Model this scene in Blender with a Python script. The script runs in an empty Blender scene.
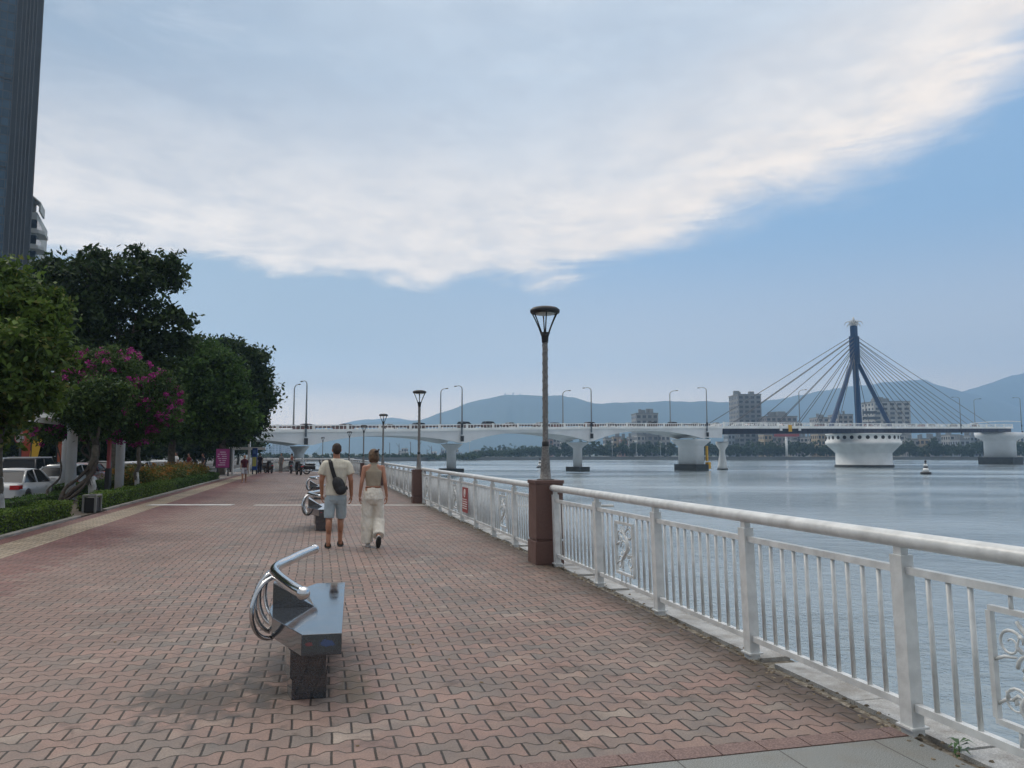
import bpy, bmesh, math, random
import numpy as np
from mathutils import Vector, Matrix, noise as mnoise
random.seed(7)
PI = math.pi
C = bpy.context.scene.collection
sc = bpy.context.scene
TH = math.radians(14.15)          # the promenade runs this far to the left of the view
CT, ST = math.cos(TH), math.sin(TH)
def P(t, s, z=0.0):               # promenade frame (t across, s along) to world
    return Vector((t*CT - s*ST, t*ST + s*CT, z))

# ------------------------------------------------------------------ materials
MATS = {}
def nt_new(name):
    m = bpy.data.materials.new(name); m.use_nodes = True
    nt = m.node_tree
    return m, nt, nt.nodes['Principled BSDF']
def mat(name, col, rough=0.6, metal=0.0, var=0.0, scale=8.0, bump=0.0, bscale=30.0, spec=0.5, trans=0.0, emit=None, coat=0.0):
    if name in MATS: return MATS[name]
    m, nt, b = nt_new(name)
    b.inputs['Base Color'].default_value = (*col, 1)
    b.inputs['Roughness'].default_value = rough
    b.inputs['Metallic'].default_value = metal
    b.inputs['Specular IOR Level'].default_value = spec
    b.inputs['Coat Weight'].default_value = coat
    if emit:
        b.inputs['Emission Color'].default_value = (*emit, 1); b.inputs['Emission Strength'].default_value = 1
    tc = nt.nodes.new('ShaderNodeTexCoord')
    if var > 0:
        n = nt.nodes.new('ShaderNodeTexNoise'); n.inputs['Scale'].default_value = scale; n.inputs['Detail'].default_value = 6
        nt.links.new(tc.outputs['Object'], n.inputs['Vector'])
        r = nt.nodes.new('ShaderNodeValToRGB')
        lo = [max(0, c*(1-var)) for c in col]; hi = [min(1, c*(1+var)) for c in col]
        r.color_ramp.elements[0].position = 0.3; r.color_ramp.elements[1].position = 0.7
        r.color_ramp.elements[0].color = (*lo, 1); r.color_ramp.elements[1].color = (*hi, 1)
        nt.links.new(n.outputs['Fac'], r.inputs['Fac']); nt.links.new(r.outputs['Color'], b.inputs['Base Color'])
    if bump > 0:
        n2 = nt.nodes.new('ShaderNodeTexNoise'); n2.inputs['Scale'].default_value = bscale; n2.inputs['Detail'].default_value = 4
        nt.links.new(tc.outputs['Object'], n2.inputs['Vector'])
        bp = nt.nodes.new('ShaderNodeBump'); bp.inputs['Strength'].default_value = bump; bp.inputs['Distance'].default_value = 0.02
        nt.links.new(n2.outputs['Fac'], bp.inputs['Height']); nt.links.new(bp.outputs['Normal'], b.inputs['Normal'])
    MATS[name] = m
    return m

class NB:
    """small node builder"""
    def __init__(s, nt): s.nt = nt
    def n(s, t, **kw):
        x = s.nt.nodes.new(t)
        for k, v in kw.items(): setattr(x, k, v)
        return x
    def set(s, sock, v):
        if isinstance(v, (int, float)): sock.default_value = v
        elif isinstance(v, tuple): sock.default_value = v
        else: s.nt.links.new(v, sock)
    def m(s, op, a, b=0.0, c=0.0):
        x = s.n('ShaderNodeMath', operation=op)
        s.set(x.inputs[0], a); s.set(x.inputs[1], b); s.set(x.inputs[2], c)
        return x.outputs[0]
    def ramp(s, v, a, b, lo=0.0, hi=1.0, smooth=True):
        x = s.n('ShaderNodeMapRange', interpolation_type='SMOOTHSTEP' if smooth else 'LINEAR')
        s.set(x.inputs['Value'], v)
        s.set(x.inputs['From Min'], a); s.set(x.inputs['From Max'], b)
        s.set(x.inputs['To Min'], lo); s.set(x.inputs['To Max'], hi)
        return x.outputs['Result']
    def mix(s, f, a, b, blend='MIX'):
        x = s.n('ShaderNodeMix', data_type='RGBA', blend_type=blend)
        s.set(x.inputs[0], f)
        s.set(x.inputs[6], a if not (isinstance(a, tuple) and len(a) == 3) else (*a, 1))
        s.set(x.inputs[7], b if not (isinstance(b, tuple) and len(b) == 3) else (*b, 1))
        return x.outputs[2]
    def noise(s, vec, scale, detail=4, rough=0.5, out='Fac', dist=0.0):
        x = s.n('ShaderNodeTexNoise'); s.set(x.inputs['Vector'], vec)
        x.inputs['Scale'].default_value = scale; x.inputs['Detail'].default_value = detail
        x.inputs['Roughness'].default_value = rough; x.inputs['Distortion'].default_value = dist
        return x.outputs[out]
    def vec(s, x, y, z=0.0):
        c = s.n('ShaderNodeCombineXYZ'); s.set(c.inputs[0], x); s.set(c.inputs[1], y); s.set(c.inputs[2], z)
        return c.outputs[0]

def paver_material():
    m, nt, b = nt_new('interlocking_pavers'); B = NB(nt)
    tc = B.n('ShaderNodeTexCoord'); sep = B.n('ShaderNodeSeparateXYZ'); nt.links.new(tc.outputs['Object'], sep.inputs[0])
    t, s_ = sep.outputs[0], sep.outputs[1]
    # slight settling of the courses
    wob = B.m('MULTIPLY', B.m('SUBTRACT', B.noise(tc.outputs['Object'], 0.9, 2), 0.5), 0.05)
    L, h, a = 0.226, 0.142, 0.15
    u = B.m('DIVIDE', B.m('ADD', t, wob), L); v = B.m('DIVIDE', B.m('ADD', s_, wob), h)
    k = B.m('FLOOR', B.m('ADD', v, 0.5))
    ph = B.m('ADD', u, B.m('MULTIPLY', k, 0.5))
    W = B.m('MULTIPLY', B.m('COSINE', B.m('MULTIPLY', ph, 2*PI)), 1.7)
    W = B.m('MAXIMUM', B.m('MINIMUM', W, 1.0), -1.0)
    bnd = B.m('ADD', k, B.m('MULTIPLY', W, a))
    above = B.m('GREATER_THAN', v, bnd)
    row = B.m('SUBTRACT', B.m('ADD', k, above), 1.0)
    q = B.m('ADD', u, B.m('MULTIPLY', B.m('ADD', row, 1.0), 0.5))
    du = B.m('MULTIPLY', B.m('ABSOLUTE', B.m('SUBTRACT', B.m('FRACT', B.m('ADD', q, 0.5)), 0.5)), L)
    dv = B.m('MULTIPLY', B.m('ABSOLUTE', B.m('SUBTRACT', v, bnd)), h)
    rag = B.m('MULTIPLY', B.m('SUBTRACT', B.noise(tc.outputs['Object'], 60, 3), 0.5), 0.006)
    dist = B.m('ADD', B.m('MINIMUM', B.m('MULTIPLY', du, 0.80), B.m('MULTIPLY', dv, 1.0)), rag)
    joint = B.ramp(dist, 0.0040, 0.0070, 1.0, 0.0)
    pid = B.vec(B.m('FLOOR', q), row)
    wn = B.n('ShaderNodeTexWhiteNoise'); wn.noise_dimensions = '2D'; nt.links.new(pid, wn.inputs['Vector'])
    sw = B.n('ShaderNodeSeparateColor'); nt.links.new(wn.outputs['Color'], sw.inputs[0])
    r1, r2, r3 = sw.outputs
    big = B.noise(tc.outputs['Object'], 0.55, 4, 0.55)
    big2 = B.noise(B.vec(t, B.m('MULTIPLY', s_, 2.2)), 0.8, 3, 0.6)
    med0 = B.noise(tc.outputs['Object'], 1.7, 3, 0.6)
    base = B.mix(B.ramp(B.m('ADD', r1, B.m('MULTIPLY', B.m('SUBTRACT', big, 0.5), 1.6)), 0.15, 0.9), (0.235, 0.163, 0.137), (0.185, 0.150, 0.131))
    base = B.mix(B.ramp(B.m('ADD', r2, B.m('MULTIPLY', B.m('SUBTRACT', big2, 0.5), 2.2)), 0.45, 1.1, 0, 0.8), base, (0.262, 0.172, 0.146))
    base = B.mix(B.ramp(B.m('ADD', r3, B.m('MULTIPLY', B.m('SUBTRACT', med0, 0.5), 0.9)), 0.86, 1.12, 0, 0.65), base, (0.32, 0.27, 0.225))
    base = B.mix(B.ramp(B.m('SUBTRACT', r3, B.m('MULTIPLY', B.m('SUBTRACT', med0, 0.5), 0.9)), 0.22, 0.0, 0, 0.7), base, (0.165, 0.15, 0.135))
    base = B.mix(B.ramp(B.m('ADD', t, B.m('MULTIPLY', B.m('SUBTRACT', med0, 0.5), 3.0)), -0.8, -3.4, 0, 0.55), base, (0.19, 0.118, 0.10))
    # colour bands near the kerb
    red = B.mix(r1, (0.135, 0.062, 0.057), (0.18, 0.088, 0.078))
    bei = B.mix(r1, (0.26, 0.21, 0.15), (0.33, 0.27, 0.20))
    tj = B.m('ADD', t, B.m('MULTIPLY', B.m('SUBTRACT', big, 0.5), 0.35))
    redf = B.ramp(B.m('ADD', tj, B.m('MULTIPLY', r2, 0.7)), -2.9, -3.6)
    base = B.mix(redf, base, red)
    inb = B.m('MULTIPLY', B.m('LESS_THAN', t, -4.65), B.m('GREATER_THAN', t, -5.36))
    base = B.mix(inb, base, bei)
    # wear, dirt and grime
    fine = B.noise(tc.outputs['Object'], 75, 6, 0.75)
    med = B.noise(tc.outputs['Object'], 5.5, 5, 0.6)
    mul = B.m('MULTIPLY', B.ramp(fine, 0.25, 0.75, 0.62, 1.32, False), B.ramp(med, 0.3, 0.7, 0.76, 1.18, False))
    dk = B.noise(tc.outputs['Object'], 2.6, 6, 0.72, dist=0.6)
    mul = B.m('MULTIPLY', mul, B.ramp(dk, 0.54, 0.70, 1.0, 0.55))
    mul = B.m('MULTIPLY', mul, B.ramp(B.noise(tc.outputs['Object'], 170, 3, 0.8), 0.3, 0.7, 0.80, 1.22, False))
    mul = B.m('MULTIPLY', mul, B.ramp(big, 0.3, 0.7, 0.80, 1.16, False))
    gm = B.n('ShaderNodeVectorMath', operation='SCALE'); nt.links.new(base, gm.inputs[0]); nt.links.new(mul, gm.inputs['Scale'])
    col = gm.outputs[0]
    # grime patches beside the benches, and along the railing
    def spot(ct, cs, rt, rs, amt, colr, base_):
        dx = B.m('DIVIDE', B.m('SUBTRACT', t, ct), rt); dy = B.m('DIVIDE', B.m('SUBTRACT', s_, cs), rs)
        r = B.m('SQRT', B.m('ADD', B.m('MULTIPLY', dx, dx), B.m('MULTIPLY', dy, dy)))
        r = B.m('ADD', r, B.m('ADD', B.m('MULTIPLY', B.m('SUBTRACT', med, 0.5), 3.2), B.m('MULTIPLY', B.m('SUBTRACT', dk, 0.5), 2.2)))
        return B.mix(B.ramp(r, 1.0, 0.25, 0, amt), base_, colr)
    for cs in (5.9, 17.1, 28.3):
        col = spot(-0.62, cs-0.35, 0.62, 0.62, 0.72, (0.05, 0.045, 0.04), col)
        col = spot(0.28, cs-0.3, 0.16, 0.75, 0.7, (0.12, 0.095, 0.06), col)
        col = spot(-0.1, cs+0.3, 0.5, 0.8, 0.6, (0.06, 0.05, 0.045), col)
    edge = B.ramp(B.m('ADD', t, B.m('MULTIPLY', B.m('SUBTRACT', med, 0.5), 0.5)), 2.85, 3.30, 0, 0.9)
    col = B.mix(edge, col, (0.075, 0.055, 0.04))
    jc = B.mix(B.ramp(big2, 0.3, 0.7), (0.010, 0.008, 0.007), (0.030, 0.023, 0.018))
    col = B.mix(B.m('MULTIPLY', joint, 0.97), col, jc)
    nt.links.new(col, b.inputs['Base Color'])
    nt.links.new(B.ramp(med, 0.3, 0.7, 0.5, 0.8), b.inputs['Roughness'])
    b.inputs['Specular IOR Level'].default_value = 0.35
    hgt = B.m('ADD', B.m('MULTIPLY', B.ramp(dist, 0.0, 0.012), 1.0), B.m('ADD', B.m('MULTIPLY', fine, 0.25), B.m('MULTIPLY', r3, 0.25)))
    bp = B.n('ShaderNodeBump'); bp.inputs['Strength'].default_value = 0.5; bp.inputs['Distance'].default_value = 0.006
    nt.links.new(hgt, bp.inputs['Height']); nt.links.new(bp.outputs['Normal'], b.inputs['Normal'])
    return m

def granite(name, c1, c2, scale=220, rough=0.35, c3=None, soft=0.0):
    m, nt, b = nt_new(name); B = NB(nt)
    tc = B.n('ShaderNodeTexCoord')
    n1 = B.noise(tc.outputs['Object'], scale, 2, 0.7); n2 = B.noise(tc.outputs['Object'], 4, 5, 0.6)
    col = B.mix(B.ramp(n1, 0.42, 0.62), c1, c2)
    if c3: col = B.mix(B.ramp(n2, 0.4, 0.7, 0, 0.6), col, c3)
    nt.links.new(col, b.inputs['Base Color']); nt.links.new(B.ramp(n2, 0.3, 0.7, rough, rough+0.15), b.inputs['Roughness'])
    return m

def slab_material():
    m, nt, b = nt_new('granite_slabs'); B = NB(nt)
    tc = B.n('ShaderNodeTexCoord'); sep = B.n('ShaderNodeSeparateXYZ'); nt.links.new(tc.outputs['Object'], sep.inputs[0])
    t, s_ = sep.outputs[0], sep.outputs[1]
    fu = B.m('FRACT', B.m('DIVIDE', B.m('SUBTRACT', t, 3.06), 0.60)); du = B.m('MULTIPLY', B.m('MINIMUM', fu, B.m('SUBTRACT', 1.0, fu)), 0.60)
    fv = B.m('FRACT', B.m('DIVIDE', B.m('SUBTRACT', s_, 3.85), 1.2)); dv = B.m('MULTIPLY', B.m('MINIMUM', fv, B.m('SUBTRACT', 1.0, fv)), 1.2)
    j = B.ramp(B.m('MINIMUM', du, dv), 0.003, 0.006, 1, 0)
    n1 = B.noise(tc.outputs['Object'], 160, 3, 0.7); n2 = B.noise(tc.outputs['Object'], 3, 5, 0.6)
    col = B.mix(B.ramp(n1, 0.35, 0.65), (0.10, 0.108, 0.105), (0.27, 0.28, 0.265))
    col = B.mix(B.ramp(n2, 0.45, 0.75, 0, 0.5), col, (0.16, 0.14, 0.11))
    col = B.mix(B.m('MULTIPLY', j, 0.85), col, (0.04, 0.035, 0.03))
    nt.links.new(col, b.inputs['Base Color']); b.inputs['Roughness'].default_value = 0.6
    return m

def water_material():
    m, nt, b = nt_new('river_water'); B = NB(nt)
    tc = B.n('ShaderNodeTexCoord')
    big = B.noise(B.vec(*[0, 0, 0]) if False else tc.outputs['Object'], 0.012, 4, 0.55)
    sep = B.n('ShaderNodeSeparateXYZ'); nt.links.new(tc.outputs['Object'], sep.inputs[0])
    st = B.vec(B.m('MULTIPLY', sep.outputs[0], 0.35), sep.outputs[1])
    streak = B.noise(st, 0.035, 5, 0.6)
    col = B.mix(B.ramp(streak, 0.35, 0.7), (0.22, 0.275, 0.305), (0.29, 0.345, 0.375))
    nt.links.new(col, b.inputs['Base Color'])
    nt.links.new(B.ramp(streak, 0.38, 0.62, 0.04, 0.22), b.inputs['Roughness'])
    b.inputs['IOR'].default_value = 1.50; b.inputs['Specular IOR Level'].default_value = 0.5
    h1 = B.noise(B.vec(B.m('MULTIPLY', sep.outputs[0], 0.7), sep.outputs[1]), 1.1, 4, 0.6)
    h2 = B.noise(tc.outputs['Object'], 5.0, 4, 0.6, dist=0.6)
    h3 = B.noise(tc.outputs['Object'], 0.16, 2, 0.5)
    hh = B.m('ADD', B.m('ADD', B.m('MULTIPLY', h1, 0.13), B.m('MULTIPLY', h2, 0.055)), B.m('MULTIPLY', h3, 0.20))
    amp = B.ramp(big, 0.35, 0.65, 0.6, 1.0)
    bp = B.n('ShaderNodeBump'); bp.inputs['Distance'].default_value = 1.0
    nt.links.new(amp, bp.inputs['Strength'])
    nt.links.new(hh, bp.inputs['Height']); nt.links.new(bp.outputs['Normal'], b.inputs['Normal'])
    return m

def leaf_material(name, dark, light, third=None, flower=None, fprob=0.0):
    m, nt, b = nt_new(name); B = NB(nt)
    g = B.n('ShaderNodeNewGeometry'); tc = B.n('ShaderNodeTexCoord')
    r = g.outputs['Random Per Island']; cl = B.noise(tc.outputs['Object'], 1.1, 3, 0.5)
    col = B.mix(B.ramp(B.m('ADD', B.m('MULTIPLY', r, 0.6), B.m('MULTIPLY', cl, 0.9)), 0.45, 1.0), dark, light)
    if third: col = B.mix(B.ramp(r, 0.90, 0.96, 0, 0.8), col, third)
    b.inputs['Roughness'].default_value = 0.65; b.inputs['Specular IOR Level'].default_value = 0.25
    nt.links.new(col, b.inputs['Base Color'])
    tr = B.n('ShaderNodeBsdfTranslucent'); nt.links.new(col, tr.inputs['Color'])
    mx = B.n('ShaderNodeMixShader'); mx.inputs[0].default_value = 0.28
    nt.links.new(b.outputs[0], mx.inputs[1]); nt.links.new(tr.outputs[0], mx.inputs[2])
    nt.links.new(mx.outputs[0], nt.nodes['Material Output'].inputs['Surface'])
    return m

def grid_facade(name, wall, glass, fx, fz, wx, wz, rough=0.25):
    """window grid on a building, in object coordinates (x/y horizontal sum, z vertical)"""
    m, nt, b = nt_new(name); B = NB(nt)
    tc = B.n('ShaderNodeTexCoord'); sep = B.n('ShaderNodeSeparateXYZ'); nt.links.new(tc.outputs['Object'], sep.inputs[0])
    hx = B.m('ADD', sep.outputs[0], sep.outputs[1])
    fu = B.m('FRACT', B.m('DIVIDE', hx, fx)); fv = B.m('FRACT', B.m('DIVIDE', sep.outputs[2], fz))
    win = B.m('MULTIPLY', B.m('LESS_THAN', fu, wx), B.m('LESS_THAN', fv, wz))
    cell = B.vec(B.m('FLOOR', B.m('DIVIDE', hx, fx)), B.m('FLOOR', B.m('DIVIDE', sep.outputs[2], fz)))
    wn = B.n('ShaderNodeTexWhiteNoise'); wn.noise_dimensions = '2D'; nt.links.new(cell, wn.inputs['Vector'])
    gl = B.mix(wn.outputs['Value'], glass, tuple(min(1, c*1.9+0.01) for c in glass))
    wl = B.mix(B.noise(tc.outputs['Object'], 0.3, 4), tuple(c*0.85 for c in wall), wall)
    nt.links.new(B.mix(win, wl, gl), b.inputs['Base Color'])
    nt.links.new(B.ramp(win, 0, 1, 0.7, rough), b.inputs['Roughness'])
    return m

# ------------------------------------------------------------------ mesh builder
class MB:
    def __init__(s): s.v = []; s.f = []; s.sm = []
    def add(s, vs, fs, smooth=False):
        o = len(s.v); s.v.extend([tuple(v) for v in vs]); s.f.extend([tuple(i+o for i in f) for f in fs]); s.sm.extend([smooth]*len(fs)); return s
    def box(s, c, d, rz=0.0, M=None, taper=1.0):
        hx, hy, hz = d[0]/2, d[1]/2, d[2]/2
        vs = []
        for z in (-hz, hz):
            k = taper if z > 0 else 1.0
            for x, y in ((-hx, -hy), (hx, -hy), (hx, hy), (-hx, hy)): vs.append(Vector((x*k, y*k, z)))
        if M is None: M = Matrix.Rotation(rz, 4, 'Z')
        vs = [M @ v + Vector(c) for v in vs]
        return s.add(vs, [(0, 3, 2, 1), (4, 5, 6, 7), (0, 1, 5, 4), (1, 2, 6, 5), (2, 3, 7, 6), (3, 0, 4, 7)])
    def bbox(s, x0, x1, y0, y1, z0, z1): return s.box(((x0+x1)/2, (y0+y1)/2, (z0+z1)/2), (x1-x0, y1-y0, z1-z0))
    def tube(s, pts, rad, n=10, caps=True, smooth=True, closed=False):
        pts = [Vector(p) for p in pts]; m = len(pts)
        if isinstance(rad, (int, float)): rad = [rad]*m
        rings = []; up = None
        for i, p in enumerate(pts):
            if closed: t = pts[(i+1) % m] - pts[i-1]
            else: t = pts[min(i+1, m-1)] - pts[max(i-1, 0)]
            if t.length < 1e-9: t = Vector((0, 0, 1))
            t.normalize()
            if up is None:
                up = Vector((0, 0, 1)) if abs(t.z) < 0.9 else Vector((1, 0, 0))
            a = up - t*up.dot(t)
            if a.length < 1e-5: a = Vector((1, 0, 0)) - t*t.x
            a.normalize(); up = a; b_ = t.cross(a)
            rings.append([p + (a*math.cos(2*PI*j/n) + b_*math.sin(2*PI*j/n))*rad[i] for j in range(n)])
        vs = [v for r in rings for v in r]; fs = []
        for i in range(m if closed else m-1):
            k = (i+1) % m
            for j in range(n): fs.append((i*n+j, i*n+(j+1) % n, k*n+(j+1) % n, k*n+j))
        o = len(s.v); s.add(vs, fs, smooth)
        if caps and not closed:
            s.f.append(tuple(o+j for j in range(n-1, -1, -1))); s.f.append(tuple(o+(m-1)*n+j for j in range(n))); s.sm += [False, False]
        return s
    def cyl(s, p0, p1, r0, r1=None, n=16, smooth=True): return s.tube([p0, p1], [r0, r0 if r1 is None else r1], n, True, smooth)
    def lathe(s, prof, c=(0, 0, 0), n=24, smooth=True):
        c = Vector(c); vs = []; fs = []; m = len(prof)
        for r, z in prof:
            for j in range(n): vs.append(c + Vector((r*math.cos(2*PI*j/n), r*math.sin(2*PI*j/n), z)))
        for i in range(m-1):
            for j in range(n): fs.append((i*n+j, i*n+(j+1) % n, (i+1)*n+(j+1) % n, (i+1)*n+j))
        fs.append(tuple(range(n-1, -1, -1))); fs.append(tuple((m-1)*n+j for j in range(n)))
        return s.add(vs, fs, smooth)
    def ell(s, c, r, n=14, m=9, M=None):
        c = Vector(c); vs = []; fs = []
        for i in range(m+1):
            a = -PI/2 + PI*i/m
            for j in range(n):
                v = Vector((r[0]*math.cos(a)*math.cos(2*PI*j/n), r[1]*math.cos(a)*math.sin(2*PI*j/n), r[2]*math.sin(a)))
                if M is not None: v = M @ v
                vs.append(c+v)
        for i in range(m):
            for j in range(n): fs.append((i*n+j, i*n+(j+1) % n, (i+1)*n+(j+1) % n, (i+1)*n+j))
        return s.add(vs, fs, True)
    def prism(s, poly, z0, z1):      # polygon in xy, ccw
        n = len(poly)
        vs = [(x, y, z0) for x, y in poly] + [(x, y, z1) for x, y in poly]
        fs = [tuple(range(n-1, -1, -1)), tuple(range(n, 2*n))] + [(i, (i+1) % n, n+(i+1) % n, n+i) for i in range(n)]
        return s.add(vs, fs)
    def prism_y(s, poly, y0, y1):    # polygon in xz extruded along y
        n = len(poly)
        vs = [(x, y0, z) for x, z in poly] + [(x, y1, z) for x, z in poly]
        fs = [tuple(range(n)), tuple(range(2*n-1, n-1, -1))] + [(i, n+i, n+(i+1) % n, (i+1) % n) for i in range(n)]
        return s.add(vs, fs)
    def loft(s, rings, smooth=True, caps=True):
        n = len(rings[0]); vs = [v for r in rings for v in r]; fs = []
        for i in range(len(rings)-1):
            for j in range(n): fs.append((i*n+j, i*n+(j+1) % n, (i+1)*n+(j+1) % n, (i+1)*n+j))
        o = len(s.v); s.add(vs, fs, smooth)
        if caps:
            s.f.append(tuple(o+j for j in range(n-1, -1, -1))); s.f.append(tuple(o+(len(rings)-1)*n+j for j in range(n))); s.sm += [False, False]
        return s
    def mesh(s, name, m):
        me = bpy.data.meshes.new(name); me.from_pydata(s.v, [], s.f); me.validate(); 
        if len(me.polygons) == len(s.sm): me.polygons.foreach_set('use_smooth', s.sm)
        if m: me.materials.append(m)
        bm = bmesh.new(); bm.from_mesh(me); bmesh.ops.recalc_face_normals(bm, faces=bm.faces); bm.to_mesh(me); bm.free()
        return me
    def build(s, name, m, parent=None, loc=(0, 0, 0), rz=0.0, bevel=0.0):
        o = bpy.data.objects.new(name, s.mesh(name, m)); C.objects.link(o)
        o.location = loc; o.rotation_euler = (0, 0, rz)
        if parent: o.parent = parent
        if bevel:
            b = o.modifiers.new('bevel', 'BEVEL'); b.width = bevel; b.segments = 2; b.limit_method = 'ANGLE'
        return o

def tag(o, label=None, cat=None, group=None, kind=None):
    if label: o['label'] = label
    if cat: o['category'] = cat
    if group: o['group'] = group
    if kind: o['kind'] = kind
    return o
def thing(name, label, cat, loc=(0, 0, 0), rz=0.0, group=None):
    o = bpy.data.objects.new(name, None); C.objects.link(o); o.location = loc; o.rotation_euler = (0, 0, rz)
    return tag(o, label, cat, group)
def kids(o): return [c for c in bpy.data.objects if c.parent == o]
def copy_tree(o, parent=None):
    c = o.copy(); C.objects.link(c)
    if parent is not None: c.parent = parent
    for ch in kids(o): copy_tree(ch, c)
    return c
def dup(o, loc, rz=None, label=None, group=None, scale=None):
    c = copy_tree(o); c.location = loc
    if rz is not None: c.rotation_euler = (0, 0, rz)
    if label: c['label'] = label
    if group: c['group'] = group
    if scale: c.scale = (scale,)*3
    return c
def struct(name, mb, m, loc=(0, 0, 0), rz=0.0): return tag(mb.build(name, m, None, loc, rz), kind='structure')

# ------------------------------------------------------------------ camera, light, world
F_PX, HZ = 770.0, 453.5
cam = bpy.data.cameras.new('camera'); co = bpy.data.objects.new('camera', cam); C.objects.link(co)
cam.sensor_width = 36; cam.lens = F_PX/1024*36; cam.clip_end = 30000; cam.clip_start = 0.05
co.location = (0, 0, 1.6); co.rotation_euler = (PI/2 + math.atan((HZ-384)/F_PX), 0, 0)
sc.camera = co
SUN_EL, SUN_AZ = math.radians(38), math.radians(-48)     # azimuth from +Y towards +X
sun = bpy.data.lights.new('sun', 'SUN'); so = bpy.data.objects.new('sun', sun); C.objects.link(so)
sun.energy = 1.5; sun.angle = math.radians(14); sun.color = (1.0, 0.92, 0.80)
sd = Vector((math.sin(SUN_AZ)*math.cos(SUN_EL), math.cos(SUN_AZ)*math.cos(SUN_EL), math.sin(SUN_EL)))
so.rotation_euler = (-sd).to_track_quat('-Z', 'Y').to_euler()
w = bpy.data.worlds.new('World'); sc.world = w; w.use_nodes = True
nt = w.node_tree; B = NB(nt); bg = nt.nodes['Background']; SS = 0.1; bg.inputs['Strength'].default_value = SS
sky = B.n('ShaderNodeTexSky', sky_type='NISHITA'); sky.sun_disc = False
sky.sun_elevation = SUN_EL; sky.sun_rotation = SUN_AZ; sky.air_density = 1.0; sky.dust_density = 2.0; sky.ozone_density = 2.0
tc = B.n('ShaderNodeTexCoord'); sep = B.n('ShaderNodeSeparateXYZ'); nt.links.new(tc.outputs['Generated'], sep.inputs[0])
dx, dy, dz = sep.outputs
az = B.m('MULTIPLY', B.m('ARCTAN2', dx, dy), 180/PI)
el = B.m('MULTIPLY', B.m('ARCSINE', dz), 180/PI)
def gray(r, g, b): return (r/SS, g/SS, b/SS, 1)
# clear sky under the cloud bank: pale at the horizon, bluer above
clear = B.mix(B.ramp(el, 3.0, 17.0), gray(0.92, 0.84, 0.78), gray(0.27, 0.47, 0.72))
clear = B.mix(B.ramp(el, 0.0, 7.0), gray(2.3, 1.65, 1.10), clear)
clear = B.mix(B.ramp(el, 10.0, 32.0), clear, gray(0.26, 0.48, 0.78))
clear = B.mix(0.15, clear, sky.outputs[0])
cvec = B.vec(B.m('MULTIPLY', az, 0.055), B.m('MULTIPLY', el, 0.14))
wv = B.vec(B.m('ADD', B.m('MULTIPLY', az, 0.05), B.m('MULTIPLY', el, -0.06)), B.m('ADD', B.m('MULTIPLY', el, 0.2), B.m('MULTIPLY', az, 0.015)))
n_big = B.noise(cvec, 1.0, 5, 0.55, dist=0.3); n_wisp = B.noise(wv, 1.6, 8, 0.62, dist=0.8); n_puff = B.noise(cvec, 4.5, 6, 0.55)
# lower edge of the bank: about 13.5 degrees in the middle, climbing to the right
edge = B.m('ADD', 12.6, B.m('MULTIPLY', B.m('POWER', B.m('MAXIMUM', B.m('DIVIDE', B.m('ADD', az, 3.0), 36.0), 0.0), 1.7), 9.5))
nz = B.m('ADD', B.m('MULTIPLY', B.m('SUBTRACT', n_big, 0.5), 5.0), B.m('ADD', B.m('MULTIPLY', B.m('SUBTRACT', n_wisp, 0.5), 5.5), B.m('MULTIPLY', B.m('SUBTRACT', n_puff, 0.5), 2.2)))
dd = B.m('ADD', B.m('SUBTRACT', el, edge), nz)
soft = B.ramp(az, 2.0, 24.0, 1.1, 4.0)
mask = B.ramp(B.m('DIVIDE', dd, soft), -0.5, 1.0)
# cloud colour: cream near its lower edge, greyer lilac higher up and to the left
rim = B.m('MULTIPLY', B.ramp(dd, 15.0, 1.0), B.ramp(B.m('ADD', n_wisp, B.m('MULTIPLY', n_puff, 0.5)), 0.5, 0.95, 0.55, 1.0))
ccol = B.mix(B.ramp(B.m('ADD', az, B.m('MULTIPLY', el, 0.5)), -28, 22), gray(0.275, 0.345, 0.445), gray(0.64, 0.70, 0.77))
ccol = B.mix(B.ramp(n_wisp, 0.45, 0.75, 0.0, 0.30), ccol, gray(0.86, 0.87, 0.88))
ccol = B.mix(B.ramp(n_big, 0.55, 0.40, 0.0, 0.20), ccol, gray(0.30, 0.38, 0.50))
ccol = B.mix(rim, ccol, gray(1.34, 1.13, 0.92))
ccol = B.mix(B.ramp(n_puff, 0.35, 0.65, 0.12, 0.0), ccol, gray(0.30, 0.33, 0.40))
clear = B.mix(B.m('MULTIPLY', B.ramp(az, 12, -18), B.ramp(el, 3, 9)), clear, B.mix(0.6, clear, gray(0.34, 0.42, 0.47)))
skyc = B.mix(mask, clear, ccol)
# unseen sky shaped for the lighting: brightened overhead, dimmed behind the camera
skyc = B.mix(B.ramp(el, 38, 62), skyc, gray(2.3, 2.15, 2.0))
behind = B.m('MULTIPLY', B.ramp(B.m('ABSOLUTE', az), 70, 115), B.ramp(el, 75, 45))
skyc = B.mix(behind, skyc, gray(0.55, 0.52, 0.49))
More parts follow.
